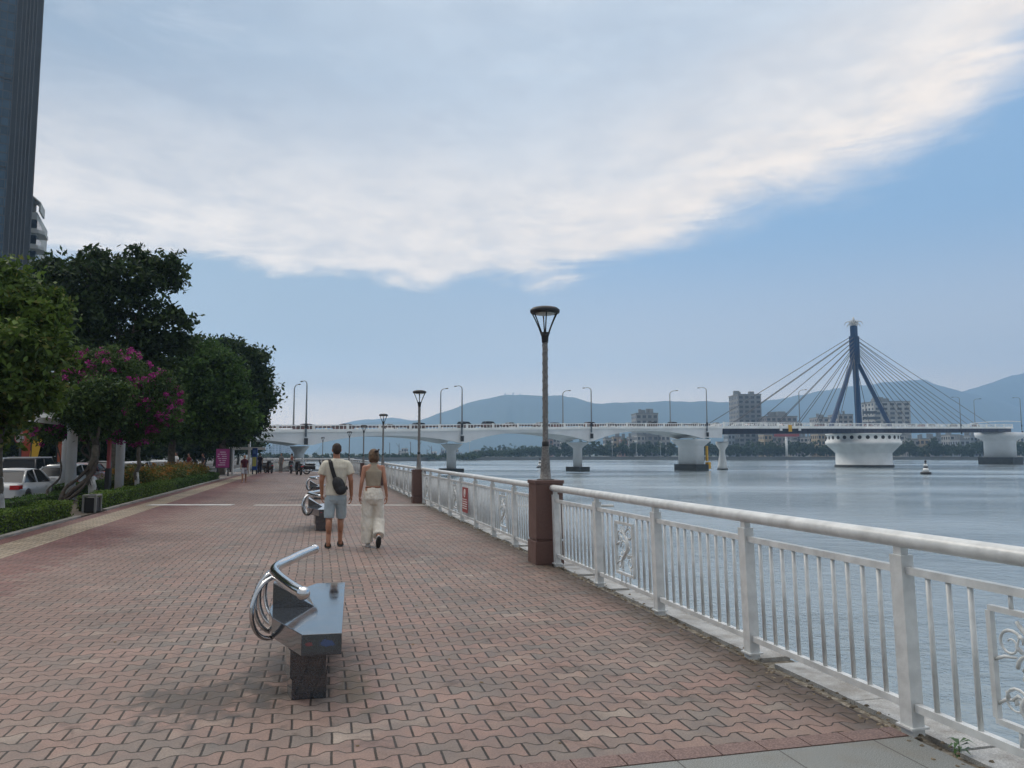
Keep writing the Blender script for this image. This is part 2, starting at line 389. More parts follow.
# thin low streak on the left, a small darker scrap above it
st1 = B.m('MULTIPLY', B.ramp(B.m('ABSOLUTE', B.m('SUBTRACT', el, B.m('ADD', 5.0, B.m('MULTIPLY', B.m('SUBTRACT', n_wisp, 0.5), 3.0)))), 1.3, 0.0), B.ramp(az, -3, -12))
skyc = B.mix(B.m('MULTIPLY', st1, 0.55), skyc, gray(0.66, 0.62, 0.60))
sx = B.m('DIVIDE', B.m('ADD', az, 22.5), 5.0); sy = B.m('DIVIDE', B.m('SUBTRACT', el, 24.0), 1.3)
sr = B.m('ADD', B.m('SQRT', B.m('ADD', B.m('MULTIPLY', sx, sx), B.m('MULTIPLY', sy, sy))), B.m('MULTIPLY', B.m('SUBTRACT', n_puff, 0.5), 2.5))
skyc = B.mix(B.ramp(sr, 1.1, 0.2, 0, 0.35), skyc, gray(0.38, 0.42, 0.50))
nt.links.new(skyc, bg.inputs['Color'])

sc.view_settings.view_transform = 'Standard'; sc.view_settings.look = 'None'; sc.view_settings.gamma = 1; sc.view_settings.exposure = 0
sc.view_settings.use_curve_mapping = False
sc.cycles.use_denoising = True
try: sc.cycles.denoiser = 'OPENIMAGEDENOISE'
except Exception: pass
sc.cycles.max_bounces = 6; sc.cycles.diffuse_bounces = 3; sc.cycles.glossy_bounces = 3; sc.cycles.transmission_bounces = 3
sc.cycles.volume_bounces = 1; sc.cycles.caustics_reflective = False; sc.cycles.caustics_refractive = False
sc.cycles.use_adaptive_sampling = False

# ------------------------------------------------------------------ shared materials
M_pave = paver_material(); M_slab = slab_material(); M_water = water_material()
M_white = mat('white_rail_paint', (0.60, 0.615, 0.61), 0.34, var=0.16, scale=9, bump=0.12, bscale=40)
M_steel = mat('stainless_steel', (0.62, 0.63, 0.64), 0.13, 1.0)
M_gran_dark = granite('dark_granite', (0.018, 0.022, 0.03), (0.10, 0.115, 0.13), 190, 0.12)
M_gran_brown = granite('brown_granite', (0.085, 0.045, 0.038), (0.16, 0.088, 0.072), 150, 0.4)
M_conc = mat('pale_concrete', (0.40, 0.41, 0.40), 0.85, var=0.25, scale=2.5, bump=0.3)
M_marble = granite('speckled_marble', (0.34, 0.34, 0.33), (0.52, 0.52, 0.50), 120, 0.55, (0.13, 0.105, 0.075))
M_bridge = mat('bridge_concrete', (0.74, 0.75, 0.76), 0.8, var=0.10, scale=0.25)
M_bridge2 = mat('bridge_white_concrete', (0.78, 0.79, 0.78), 0.8, var=0.10, scale=0.4)
M_cap = mat('pier_cap_concrete', (0.035, 0.04, 0.04), 0.8, var=0.3, scale=1)
M_blue = mat('pylon_blue_paint', (0.006, 0.042, 0.115), 0.5, var=0.15, scale=0.3)
M_girder = mat('girder_blue_paint', (0.025, 0.035, 0.065), 0.6, var=0.2, scale=0.3)
M_cable = mat('stay_cable_steel', (0.09, 0.10, 0.12), 0.5)
M_asph = mat('asphalt', (0.055, 0.055, 0.057), 0.85, var=0.2, scale=1.5)
M_soil = mat('soil', (0.06, 0.045, 0.03), 0.95, var=0.4, scale=4)
M_dark = mat('dark_metal', (0.018, 0.018, 0.02), 0.5, var=0.2, scale=5)
M_pole = granite('wrapped_pole', (0.11, 0.105, 0.10), (0.24, 0.235, 0.23), 55, 0.6)
M_red = mat('red_enamel', (0.30, 0.045, 0.045), 0.5)
M_wt = mat('white_enamel', (0.75, 0.75, 0.74), 0.5)
M_black = mat('black_plastic', (0.012, 0.012, 0.013), 0.45)
M_tyre = mat('tyre_rubber', (0.02, 0.02, 0.02), 0.85)
M_glassd = mat('tinted_window_glass', (0.010, 0.013, 0.017), 0.12, spec=0.35)
M_bark = mat('bark', (0.10, 0.085, 0.065), 0.9, var=0.4, scale=7, bump=0.6, bscale=25)
M_lime = mat('whitewashed_bark', (0.42, 0.41, 0.39), 0.9, var=0.3, scale=8, bump=0.5, bscale=25)

# ------------------------------------------------------------------ ground, promenade, water
def sheet(name, quads, m, loc=(0, 0, 0), rz=TH):
    mb = MB()
    for q in quads: mb.add([Vector(p) for p in q], [tuple(range(len(q)))])
    return struct(name, mb, m, loc, rz)
def rect(x0, x1, y0, y1, z): return [(x0, y0, z), (x1, y0, z), (x1, y1, z), (x0, y1, z)]
mb = MB(); mb.bbox(-5.7, 3.30, 4.0, 71.6, -0.30, 0.0)
struct('promenade', mb, M_pave, rz=TH)
mb = MB(); mb.bbox(-12.0, -5.72, 53.0, 71.6, -0.30, -0.004)
struct('side_pavement', mb, mat('grey_pavement', (0.20, 0.17, 0.15), 0.8, var=0.25, scale=1.5), rz=TH)
mb = MB(); mb.bbox(-5.7, 3.30, -8, 3.85, -0.3, 0.0)
struct('granite_pavement', mb, M_slab, rz=TH)
mb = MB()
for i in range(34):
    x0 = -5.7 + i*0.27
    mb.bbox(x0+0.003, min(x0+0.265, 3.3), 3.855, 3.995, -0.1, 0.003)
struct('border_course', mb, granite('red_border_brick', (0.125, 0.080, 0.072), (0.22, 0.145, 0.125), 90, 0.6), rz=TH)
mb = MB(); mb.bbox(-5.9, 3.74, -8, 71.9, -6.0, -0.302)
struct('quay_wall', mb, M_conc, rz=TH)
# coping of pale slabs outside the railing, with broken gaps
mb = MB(); rng = random.Random(3)
s0 = -6.0
while s0 < 71:
    ln = rng.uniform(0.75, 1.15)
    mb.bbox(3.46+rng.uniform(-0.02, 0.02), 3.72, s0, s0+ln, -0.28, rng.uniform(-0.03, -0.02))
    s0 += ln + rng.choice([0.012, 0.015, 0.015, 0.02, 0.16])
tag(mb.build('coping_slabs', M_marble, None, rz=TH), kind='structure')
mb = MB(); mb.bbox(3.305, 3.735, -8, 71.8, -0.3, -0.055)
struct('quay_edge', mb, granite('worn_mortar', (0.14, 0.12, 0.09), (0.30, 0.27, 0.22), 18, 0.8, (0.05, 0.045, 0.035)), rz=TH)
mb = MB()
for i in range(36): 
    x0 = -8.0 + i*0.31
    mb.bbox(x0, x0+0.30, 24.02, 24.32, -0.05, 0.006)
struct('drain_strip', mb, mat('drain_stone', (0.48, 0.47, 0.44), 0.7, var=0.2, scale=3))
mb = MB(); mb.bbox(-11.3, -8.7, 24.0, 24.45, -0.05, 0.011)
struct('drain_cover', mb, mat('drain_white_stone', (0.50, 0.50, 0.48), 0.7, var=0.25, scale=2))
# kerb, planting strip, road
mb = MB()
s0 = -8
while s0 < 53:
    if not (21.9 < s0+0.4 < 23.9): mb.bbox(-5.86, -5.705, s0, s0+0.79, -0.3, 0.045)
    s0 += 0.8
struct('kerb', mb, mat('kerb_stone', (0.22, 0.21, 0.19), 0.8, var=0.3, scale=2, bump=0.3), rz=TH)
mb = MB(); mb.bbox(-9.2, -5.865, -8, 52.9, -0.6, -0.01)
struct('planting_ground', mb, M_soil, rz=TH)
mb = MB(); mb.bbox(-9.4, -9.205, -8, 120, -0.6, -0.2)
struct('road_kerb', mb, M_conc, rz=TH)
sheet('road', [rect(-19, -9.4, -30, 400, -0.40)], M_asph)
sheet('far_pavement', [rect(-32, -19, -30, 400, -0.30)], mat('far_pavement_tiles', (0.07, 0.068, 0.065), 0.85, var=0.2, scale=1))
mb = MB()
for i in range(40): mb.add([Vector(p) for p in rect(-14.3, -14.18, -10+i*7, -7+i*7, -0.396)], [(0, 1, 2, 3)])
struct('road_markings', mb, mat('road_paint', (0.55, 0.55, 0.53), 0.8), rz=TH)
mb = MB()
mb.bbox(-700, -9.2, -60, 71.6, -8, -0.62)
mb.bbox(-700, -5.0, 71.6, 430, -8, -0.62)
struct('ground', mb, mat('dark_ground', (0.07, 0.07, 0.06), 0.9, var=0.3, scale=0.3), rz=TH)
mb = MB(); mb.bbox(-5.71, -5.0, 72.0, 430, -8, -0.6)
struct('river_bank', mb, mat('dark_ground', (0.07, 0.07, 0.06), 0.9), rz=TH)
sheet('river', [rect(-2500, 4500, -1500, 4300, -2.0)], M_water, rz=0)

def scatter_bits(name, n, area, size, m, seed, flat=0.5):
    rg = random.Random(seed); mb = MB()
    for _ in range(n):
        t, s_, z = area(rg); q = size*rg.uniform(0.4, 1.4); k = rg.randint(4, 6); a0 = rg.uniform(0, 6.3)
        lo = [Vector((t+q*rg.uniform(.7, 1)*math.cos(a0+2*PI*j/k), s_+q*rg.uniform(.7, 1)*math.sin(a0+2*PI*j/k), z)) for j in range(k)]
        hi = [Vector((t+(v.x-t)*0.6, s_+(v.y-s_)*0.6, z+q*flat*rg.uniform(.6, 1.2))) for v in lo]
        mb.loft([lo, hi], smooth=False)
    return tag(mb.build(name, m, None, rz=TH), kind='stuff')
scatter_bits('rubble', 900, lambda g: (g.gauss(3.30, 0.07), g.uniform(2.0, 26), -0.004), 0.016, mat('rubble_grit', (0.16, 0.13, 0.09), 0.95, var=0.6, scale=3), 5)
scatter_bits('rubble', 500, lambda g: (3.47+abs(g.gauss(0, 0.05)) if g.random() < .5 else g.uniform(3.31, 3.45), g.uniform(2.0, 20), -0.052), 0.022, mat('rubble_grit', (0.16, 0.13, 0.09), 0.95), 6)
scatter_bits('leaf_litter', 420, lambda g: (g.uniform(-5.3, 3.1) if g.random() < .55 else g.gauss(-5.2, .35), g.uniform(4.2, 30), 0.002), 0.014, mat('dry_leaf', (0.15, 0.10, 0.045), 0.9, var=0.6, scale=2), 7, 0.15)
# ------------------------------------------------------------------ haze
mz = bpy.data.materials.new('haze_air'); mz.use_nodes = True
ntz = mz.node_tree; ntz.nodes.remove(ntz.nodes['Principled BSDF'])
pv = ntz.nodes.new('ShaderNodeVolumePrincipled'); pv.inputs['Density'].default_value = 0.00030
pv.inputs['Color'].default_value = (0.46, 0.70, 1.0, 1); pv.inputs['Anisotropy'].default_value = 0.45
ntz.links.new(pv.outputs[0], ntz.nodes['Material Output'].inputs['Volume'])
mb = MB(); mb.bbox(-5200, 5200, -1600, 5200, -9.5, 620)
hz = mb.build('haze', mz); hz['kind'] = 'stuff'


# ------------------------------------------------------------------ sizing helper: the point at distance Y seen towards (x, y)
_p = math.atan((HZ-384)/F_PX)
def at(x, y, Y):
    a = (x-512)/F_PX; b_ = (384-y)/F_PX
    r = (a, math.cos(_p)-b_*math.sin(_p), math.sin(_p)+b_*math.cos(_p))
    k = Y/r[1]
    return Vector((r[0]*k, Y, 1.6+r[2]*k))
def lerp(tab, x):
    if x <= tab[0][0]: return tab[0][1]
    for (a, va), (b_, vb) in zip(tab, tab[1:]):
        if x <= b_: return va+(vb-va)*(x-a)/(b_-a)
    return tab[-1][1]

# ------------------------------------------------------------------ railing
def decor_mesh(seed):
    """square frame with a scrolling leaf and dragon-like curl, in the plane x = 0, y -0.25..0.25, z 0.26..0.82"""
    rg = random.Random(seed); mb = MB()
    y0, y1, z0, z1 = -0.25, 0.25, 0.26, 0.82
    for a, b_ in (((y0, z0), (y1, z0)), ((y0, z1), (y1, z1))): mb.box((0, (a[0]+b_[0])/2, a[1]), (0.03, y1-y0, 0.028))
    for y in (y0, y1): mb.box((0, y, (z0+z1)/2), (0.03, 0.028, z1-z0-0.03))
    for y in (-0.12, 0.0, 0.12):
        mb.cyl((0, y, 0.17), (0, y, z0-0.012), 0.011, n=6); mb.cyl((0, y, z1+0.012), (0, y, 0.905), 0.011, n=6)
    def curl(cy, cz, r, a0, turns, th, sgn=1):
        pts = []; rr = []
        for i in range(22):
            u = i/21; a = a0+sgn*turns*2*PI*u; q = r*(1-0.75*u)
            pts.append((0, cy+q*math.cos(a), cz+q*math.sin(a))); rr.append(th*0.72*(1-0.5*u))
        mb.tube(pts, rr, 6)
    # body: a thick S running up the panel
    pts = []; rr = []
    for i in range(30):
        u = i/29
        pts.append((0, 0.10*math.sin(u*2*PI*1.1+0.6), z0+0.03+u*(z1-z0-0.07))); rr.append(0.010+0.013*math.sin(PI*u)**1.5)
    mb.tube(pts, rr, 8)
    curl(-0.13, 0.70, 0.085, 0.3, 1.4, 0.012); curl(0.14, 0.66, 0.075, 2.6, 1.3, 0.012, -1)
    curl(-0.14, 0.40, 0.08, 1.2, 1.4, 0.012); curl(0.13, 0.38, 0.085, 4.0, 1.4, 0.012, -1)
    curl(0.02, 0.55, 0.09, 0.0, 1.2, 0.014)
    for i in range(14):
        a = rg.uniform(0, 2*PI); cy, cz = rg.uniform(-0.19, 0.19), rg.uniform(0.33, 0.76); l = rg.uniform(0.03, 0.07)
        mb.tube([(0, cy, cz), (0, cy+l*0.6*math.cos(a), cz+l*0.6*math.sin(a)), (0, cy+l*math.cos(a+0.7), cz+l*math.sin(a+0.7))], [0.013, 0.009, 0.003], 6)
    for y, z, dy, dz in ((y0, 0.5, 0.16, -0.03), (y0, 0.72, 0.13, -0.06), (y1, 0.56, -0.14, 0.04), (y1, 0.34, -0.12, 0.05), (0.03, z1, -0.08, -0.12)):
        mb.tube([(0, y, z), (0, y+dy*0.5, z+dz*0.8), (0, y+dy, z+dz)], [0.009, 0.009, 0.006], 6)
    return mb
post_mb = MB()
post_mb.box((0, 0, 0.50), (0.082, 0.096, 1.02)); post_mb.box((0, 0, 1.035), (0.05, 0.062, 0.05))
post_mb.box((0, 0, 0.035), (0.12, 0.13, 0.012))
def bay_mesh(ln, decor):
    mb = MB(); y = ln/2
    mb.box((0, 0, 0.925), (0.042, ln-0.106, 0.042)); mb.box((0, 0, 0.15), (0.042, ln-0.106, 0.042))
    n = 10; st = (ln-0.105)/(n+1)
    for i in range(n):
        yy = -ln/2+0.0525+st*(i+1)
        if decor and 3 <= i <= 6: continue
        mb.cyl((0, yy, 0.168), (0, yy, 0.908), 0.0145, n=8)
    return mb
POST_ME = post_mb.mesh('post', M_white); BAY_ME = {}; DEC_ME = {}
LEAN = -0.030
def railing(a, b, label, decor_bays, n=8):
    """railing between two pedestals; a, b = (t, s) of its first and last post"""
    pa, pb = P(*a), P(*b); d = pb-pa; ln = d.length/n; rz = math.atan2(d.y, d.x)-PI/2
    root = thing('white_railing', label, 'railing', pa, 0, 'white riverside railing sections'); root.rotation_euler = (0, LEAN, rz)
    hr = MB(); L_ = d.length
    hr.tube([(0, -0.16, 1.10), (0, -0.13, 1.10)] + [(0, L_*i/12, 1.10) for i in range(13)] + [(0, L_+0.13, 1.10), (0, L_+0.16, 1.10)], [0.03, 0.046]+[0.049]*13+[0.046, 0.03], 16)
    hr.build('handrail', M_white, root)
    for i in range(n+1):
        o = bpy.data.objects.new('post', POST_ME); C.objects.link(o); o.parent = root; o.location = (0, i*ln, 0)
    key = round(ln, 2)
    for i in range(n):
        dec = i in decor_bays
        if (key, dec) not in BAY_ME: BAY_ME[(key, dec)] = bay_mesh(ln, dec).mesh('baluster_panel', M_white)
        o = bpy.data.objects.new('baluster_panel', BAY_ME[(key, dec)]); C.objects.link(o); o.parent = root; o.location = (0, (i+0.5)*ln, 0)
        if dec:
            if i % 2 not in DEC_ME: DEC_ME[i % 2] = decor_mesh(i+5).mesh('scrollwork_panel', M_white)
            o = bpy.data.objects.new('scrollwork_panel', DEC_ME[i % 2]); C.objects.link(o); o.parent = root; o.location = (0, (i+0.5)*ln, 0)
    return root
LS = [-3.25, 11.05, 25.35, 39.65, 53.95, 68.25]; LT = [3.3, 3.3, 3.3, 3.3, 3.15, 2.75]
labs = ['nearest white railing section, running out of the picture at the lower right',
        'white railing section with the red notice, between the two nearest brown pedestals',
        'white railing section just beyond the second brown pedestal, behind the woman\'s right arm',
        'fourth white railing section along the river, level with the woman\'s shoulders',
        'farthest white riverside railing section, just before the motorbikes']
decs = [(0, 3, 6), (1, 4, 7), (2, 5), (1, 4, 7), (0, 3, 6)]
for i in range(5):
    railing((LT[i]+0.07, LS[i]+0.35), (LT[i+1]+0.07, LS[i+1]-0.35), labs[i], decs[i])
# the railing that closes the promenade at its far end
endr = railing((3.1, 71.2), (-5.0, 71.2), 'white railing across the far end of the promenade, below the bridge', (), 6)
endr['group'] = 'white railing sections at the end of the promenade'

# red notice hung on the railing
sg = thing('notice_board', 'small red notice board with white lines of writing, hung on the white railing', 'sign', P(3.29, 17.42, 0.27), TH)
b_ = MB(); b_.box((0, 0, 0.28), (0.014, 0.62, 0.56)); b_.build('board', M_red, sg)
b_ = MB(); rg = random.Random(4)
for i, z in enumerate((0.09, 0.14, 0.19, 0.24, 0.29)):
    y = 0.25
    while y > -0.22:
        wd = rg.uniform(0.04, 0.10); b_.box((-0.010, y-wd/2, z), (0.004, wd, 0.020)); y -= wd+0.018
b_.tube([(-0.010, 0.085*math.cos(a), 0.43+0.085*math.sin(a)) for a in [2*PI*k/20 for k in range(20)]], 0.010, 6, closed=True)
b_.tube([(-0.010, 0.06, 0.49), (-0.010, -0.06, 0.37)], 0.009, 6)
b_.build('lettering', M_wt, sg)

# ------------------------------------------------------------------ promenade lamps
def make_lamp():
    r = thing('street_lamp', 'x', 'street lamp', (0, 0, 0), TH)
    p = MB(); p.box((0, 0, 0.165), (0.43, 0.43, 0.33)); p.box((0, 0, 0.345), (0.385, 0.385, 0.03)); p.box((0, 0, 0.76), (0.41, 0.41, 0.80)); p.box((0, 0, 1.185), (0.44, 0.44, 0.05))
    p.build('pedestal', M_gran_brown, r, bevel=0.006)
    p = MB(); p.lathe([(0.13, 1.212), (0.13, 1.225), (0.082, 1.23), (0.075, 1.35), (0.055, 1.62), (0.042, 1.80), (0.041, 3.28), (0.033, 3.30)], n=16)
    for i in range(10):
        z = 1.95+i*0.135
        p.tube([(0.044*math.cos(a), 0.044*math.sin(a), z+0.13*k/12) for k, a in enumerate([2*PI*j/12 for j in range(13)])], 0.006, 5)
    p.build('pole', M_pole, r)
    p = MB(); p.lathe([(0.040, 1.70), (0.052, 1.71), (0.052, 1.77), (0.044, 1.78)], n=16); p.build('clamp', M_dark, r)
    h = MB(); h.lathe([(0.03, 3.25), (0.048, 3.27), (0.055, 3.36), (0.078, 3.42), (0.05, 3.425)], n=16)
    h.build('collar', M_dark, r); h = MB()
    h.lathe([(0.215, 3.715), (0.225, 3.735), (0.225, 3.765), (0.19, 3.795), (0.10, 3.815), (0.01, 3.82)], n=28)
    lh = h.build('lamp_disc', M_dark, r)
    k = MB()
    for j in range(6):
        a = 2*PI*j/6+0.35; c_, s_ = math.cos(a), math.sin(a)
        k.tube([(0.06*c_, 0.06*s_, 3.40), (0.10*c_, 0.10*s_, 3.50), (0.155*c_, 0.155*s_, 3.62), (0.207*c_, 0.207*s_, 3.72)], [0.012, 0.010, 0.010, 0.012], 6)
    k.build('rib', M_dark, lh)
    k = MB(); k.lathe([(0.02, 3.69), (0.13, 3.695), (0.15, 3.712), (0.02, 3.714)], n=20); k.build('diffuser', mat('lamp_diffuser', (0.5, 0.5, 0.48), 0.4), lh)
    return r
lamp0 = make_lamp(); lg = 'black conical lamps on brown pedestals along the railing'
lamp_labels = ['tallest black conical lamp on a brown granite pedestal, between the two nearest railing sections',
               'second black conical lamp from the camera, on the pedestal right of the woman',
               'third black conical lamp along the railing, its head above the woman',
               'fourth black conical lamp along the railing, rising just left of the woman\'s head',
               'fifth black conical lamp along the railing, rising just right of the man\'s head']
for i in range(5):
    if i == 0: o = lamp0; o['label'] = lamp_labels[0]; o['group'] = lg; o.location = P(LT[1], LS[1])
    else: o = dup(lamp0, P(LT[i+1]-0.06, LS[i+1], (0, -.13, -.20, -.26, -.30)[i]), label=lamp_labels[i], group=lg)
dup(lamp0, Vector((-21.8, 89, -0.35)), label='small far black lamp left of the man\'s head, beyond the end railing', group=lg)

# ------------------------------------------------------------------ benches
def bench_granite():
    m, nt, b = nt_new('bench_granite'); B = NB(nt)
    tc = B.n('ShaderNodeTexCoord'); n1 = B.noise(tc.outputs['Object'], 170, 2, 0.8); n2 = B.noise(tc.outputs['Object'], 6, 4, 0.6)
    col = B.mix(B.ramp(n1, 0.40, 0.60), (0.009, 0.011, 0.016), (0.052, 0.062, 0.076))
    col = B.mix(B.ramp(n2, 0.5, 0.8, 0, 0.35), col, (0.09, 0.085, 0.07))
    # scrawl of blue and red paint on the end face
    sep = B.n('ShaderNodeSeparateXYZ'); nt.links.new(tc.outputs['Object'], sep.inputs[0])
    fr = B.m('LESS_THAN', sep.outputs[1], -0.95)
    n3 = B.noise(tc.outputs['Object'], 26, 3, 0.6, dist=1.5)
    def blob(cx, cz, rx, rz, colr, c_in):
        dx = B.m('DIVIDE', B.m('SUBTRACT', sep.outputs[0], cx), rx); dz = B.m('DIVIDE', B.m('SUBTRACT', sep.outputs[2], cz), rz)
        rr = B.m('ADD', B.m('SQRT', B.m('ADD', B.m('MULTIPLY', dx, dx), B.m('MULTIPLY', dz, dz))), B.m('MULTIPLY', B.m('SUBTRACT', n3, 0.5), 2.0))
        return B.mix(B.m('MULTIPLY', B.ramp(rr, 1.0, 0.6, 0, 0.75), fr), c_in, colr)
    col = blob(0.15, 0.39, 0.05, 0.026, (0.03, 0.07, 0.22), col)
    col = blob(0.03, 0.39, 0.03, 0.015, (0.20, 0.04, 0.05), col)
    nt.links.new(col, b.inputs['Base Color']); nt.links.new(B.ramp(n2, 0.3, 0.7, 0.05, 0.13), b.inputs['Roughness'])
    b.inputs['IOR'].default_value = 1.75; b.inputs['Coat Weight'].default_value = 0.5; b.inputs['Coat Roughness'].default_value = 0.05
    return m
M_bench = bench_granite()
def make_bench():
    r = thing('curved_bench', 'x', 'bench', (0, 0, 0), TH)
    seat = MB(); poly = [(0.24, -1.0), (0.24, 1.0), (-0.01, 1.0), (-0.25, 0.42), (-0.29, 0.2), (-0.30, 0), (-0.29, -0.2), (-0.25, -0.42), (-0.01, -1.0)]
    seat.prism(poly, 0.315, 0.45); seat.build('seat', M_bench, r, bevel=0.004)
    for sy in (-1, 1):
        lg_ = MB()
        q = [(-0.085, -0.16), (0.135, -0.16), (0.135, 0.16), (-0.085, 0.16), (-0.125, 0.0)]
        lg_.prism([(x*1.0, y) for x, y in q], 0.0, 0.125); lg_.prism([(x*0.96, y*0.96) for x, y in q], 0.125, 0.14); lg_.prism([(x*1.04-0.01, y*1.04) for x, y in q], 0.14, 0.314)
        o = lg_.build('leg', M_bench, r, loc=(0.01, sy*0.67, 0)); 
        if sy > 0: o.rotation_euler = (0, 0, 0)
    bk = MB(); y0, y1 = -0.06, 0.40
    bk.add([(-0.28, y0, 0.451), (0.02, y0, 0.451), (-0.28, y0, 0.63), (-0.28, y1, 0.451), (-0.04, y1, 0.451), (-0.28, y1, 0.63)], [(0, 1, 2), (3, 5, 4), (0, 3, 4, 1), (1, 4, 5, 2), (0, 2, 5, 3)])
    bk.build('back_block', M_bench, r)
    path = []; rr = []
    ctrl = [(0.0, -1.12), (-0.07, -0.92), (-0.135, -0.70), (-0.20, -0.46), (-0.25, -0.24), (-0.272, -0.08), (-0.272, 0.08), (-0.25, 0.24), (-0.20, 0.46), (-0.15, 0.72), (-0.09, 0.98), (-0.04, 1.16)]
    for i in range(len(ctrl)-1):
        p0, p1, p2, p3 = ctrl[max(i-1, 0)], ctrl[i], ctrl[i+1], ctrl[min(i+2, len(ctrl)-1)]
        for k in range(5):
            u = k/5
            path.append(tuple(0.5*((2*p1[j])+(-p0[j]+p2[j])*u+(2*p0[j]-5*p1[j]+4*p2[j]-p3[j])*u*u+(-p0[j]+3*p1[j]-3*p2[j]+p3[j])*u**3) for j in (0, 1))+(0.73,))
    path.append((-0.04, 1.16, 0.73))
    tb = MB(); tb.tube(path, 0.037, 18, caps=False); tb.ell((0.0, -1.12, 0.73), (0.043, 0.043, 0.043)); tb.ell((-0.04, 1.16, 0.73), (0.043, 0.043, 0.043))
    tb.build('armrest_tube', M_steel, r)
    for y0, lean in ((-0.30, -0.10), (-0.10, -0.03), (0.10, 0.03), (0.30, 0.10)):
        xb = lerp([(0, -0.272), (0.24, -0.25), (0.46, -0.20)], abs(y0))
        pts = []
        for k in range(17):
            u = k/16; a = PI*0.5+u*PI*1.02
            pts.append((-0.27+0.135*math.cos(a)+ (xb+0.27)*(1-u), y0+lean*math.sin(u*PI)*1.2, 0.50+0.215*math.sin(a)))
        pts.append((-0.15, y0, 0.33))
        lp = MB(); lp.tube([(xb, y0, 0.715)]+pts, 0.0165, 8); lp.build('support_loop', M_steel, r)
    return r
bench0 = make_bench(); bl = ['dark granite bench nearest the camera, with a curved stainless steel tube armrest',
    'dark granite bench with a steel tube, beside the walking man\'s legs', 'farthest granite bench, only its steel loops showing left of the man\'s arm']
for i, (t, s) in enumerate(((-0.015, 6.2), (0.12, 17.5), (0.05, 28.9))):
    o = bench0 if i == 0 else dup(bench0, P(t, s)); o.location = P(t, s); o.rotation_euler = (0, 0, TH-0.045); o['label'] = bl[i]; o['group'] = 'granite benches down the middle of the promenade'

# ------------------------------------------------------------------ bridge
BR = math.atan2(0.6, 0.8); B0 = Vector((0, 135, 0))
def Q(q, n, z=0.0): return B0+Vector((0.8*q-0.6*n, 0.6*q+0.8*n, z))
ZT = [(-260, -0.2), (-120, 2.6), (-60, 4.3), (-45, 4.7), (-19, 5.33), (-5.5, 5.78), (17, 6.38), (45.5, 7.05), (54, 7.2)]
PIERS = [(-142, 0.2, 1.6), (-116, 0.8, 2.2), (-90, 1.4, 2.9), (-64, 2.0, 3.6), (-38.5, 2.65, 4.28), (-12.5, 3.18, 5.2), (15.3, 3.68, 6.0), (47.3, 4.6, 6.2)]
def zb(q):
    for (a, pa, ma), (b_, pb_, _) in zip(PIERS, PIERS[1:]):
        if a <= q <= b_:
            u = (q-a)/(b_-a)*2-1; pz = pa if u < 0 else pb_
            return ma-(ma-pz)*abs(u)**2.3
    return PIERS[-1][1]+ (0.3 if q > PIERS[-1][0] else 0)
bridge = thing('arched_bridge', 'long pale concrete bridge with shallow arched spans over the river', 'bridge', B0, BR)
qs = [-142+i*1.0 for i in range(196)]
g = MB()
secs = []
for q in qs:
    zt, z0 = lerp(ZT, q), zb(q)
    secs.append([Vector((q, -3.85, zt-0.28)), Vector((q, -3.7, z0)), Vector((q, -3.15, z0)), Vector((q, -2.6, min(z0+0.55, zt-0.3))), Vector((q, 2.6, min(z0+0.55, zt-0.3))), Vector((q, 3.15, z0)), Vector((q, 3.7, z0)), Vector((q, 3.85, zt-0.28))])
g.loft(secs, smooth=False); g.build('girder', M_bridge, bridge)
g = MB(); g.loft([[Vector((q, -4.0, lerp(ZT, q)-0.277)), Vector((q, 4.0, lerp(ZT, q)-0.277)), Vector((q, 4.0, lerp(ZT, q))), Vector((q, -4.0, lerp(ZT, q)))] for q in qs], smooth=False)
g.build('deck', M_bridge2, bridge)
def parapet(root, q0, q1, zf, n0, hgt=0.78, mats=M_bridge2, step=5.2):
    g = MB(); qq = [q0+i*(q1-q0)/60 for i in range(61)]
    for dz, hh, wd in ((0.002, 0.16, 0.16), (hgt-0.13, 0.13, 0.14)):
        g.loft([[Vector((q, n0-wd/2, zf(q)+dz)), Vector((q, n0+wd/2, zf(q)+dz)), Vector((q, n0+wd/2, zf(q)+dz+hh)), Vector((q, n0-wd/2, zf(q)+dz+hh))] for q in qq], smooth=False)
    q = q0
    while q < q1: g.box((q, n0, zf(q)+hgt/2+0.02), (0.35, 0.20, hgt+0.08)); q += step
    q = q0
    while q < q1: g.box((q, n0, zf(q)+hgt/2), (0.07, 0.06, hgt-0.2)); q += 0.65
    g.build('parapet', mats, root)
ztf = lambda q: lerp(ZT, q)
parapet(bridge, -142, 52.6, ztf, -3.87); parapet(bridge, -142, 52.6, ztf, 3.87)
g = MB(); g.loft([[Vector((q, -3.1, ztf(q)+0.35)), Vector((q, -3.04, ztf(q)+0.35)), Vector((q, -3.04, ztf(q)+0.62)), Vector((q, -3.1, ztf(q)+0.62))] for q in qs[::4]], smooth=False)
g.build('crash_barrier', mat('dull_red_barrier', (0.09, 0.055, 0.05), 0.6, var=0.5, scale=0.25), bridge)
def ell_ring(cx, cy, rx, ry, z, n=24, sq=2.0):
    out = []
    for j in range(n):
        a = 2*PI*j/n; c_, s_ = math.cos(a), math.sin(a)
        out.append(Vector((cx+rx*math.copysign(abs(c_)**(2/sq), c_), cy+ry*math.copysign(abs(s_)**(2/sq), s_), z)))
    return out
def pier(root, q, prof, cap, sq=2.4):
    g = MB(); g.loft([ell_ring(q, 0, rx, ry, z, sq=sq) for rx, ry, z in prof]); o = g.build('pier', M_bridge, root)
    g = MB(); g.box((q, 0, (cap[2]+cap[3])/2), (cap[0], cap[1], cap[3]-cap[2])); g.build('pile_cap', M_cap, o)
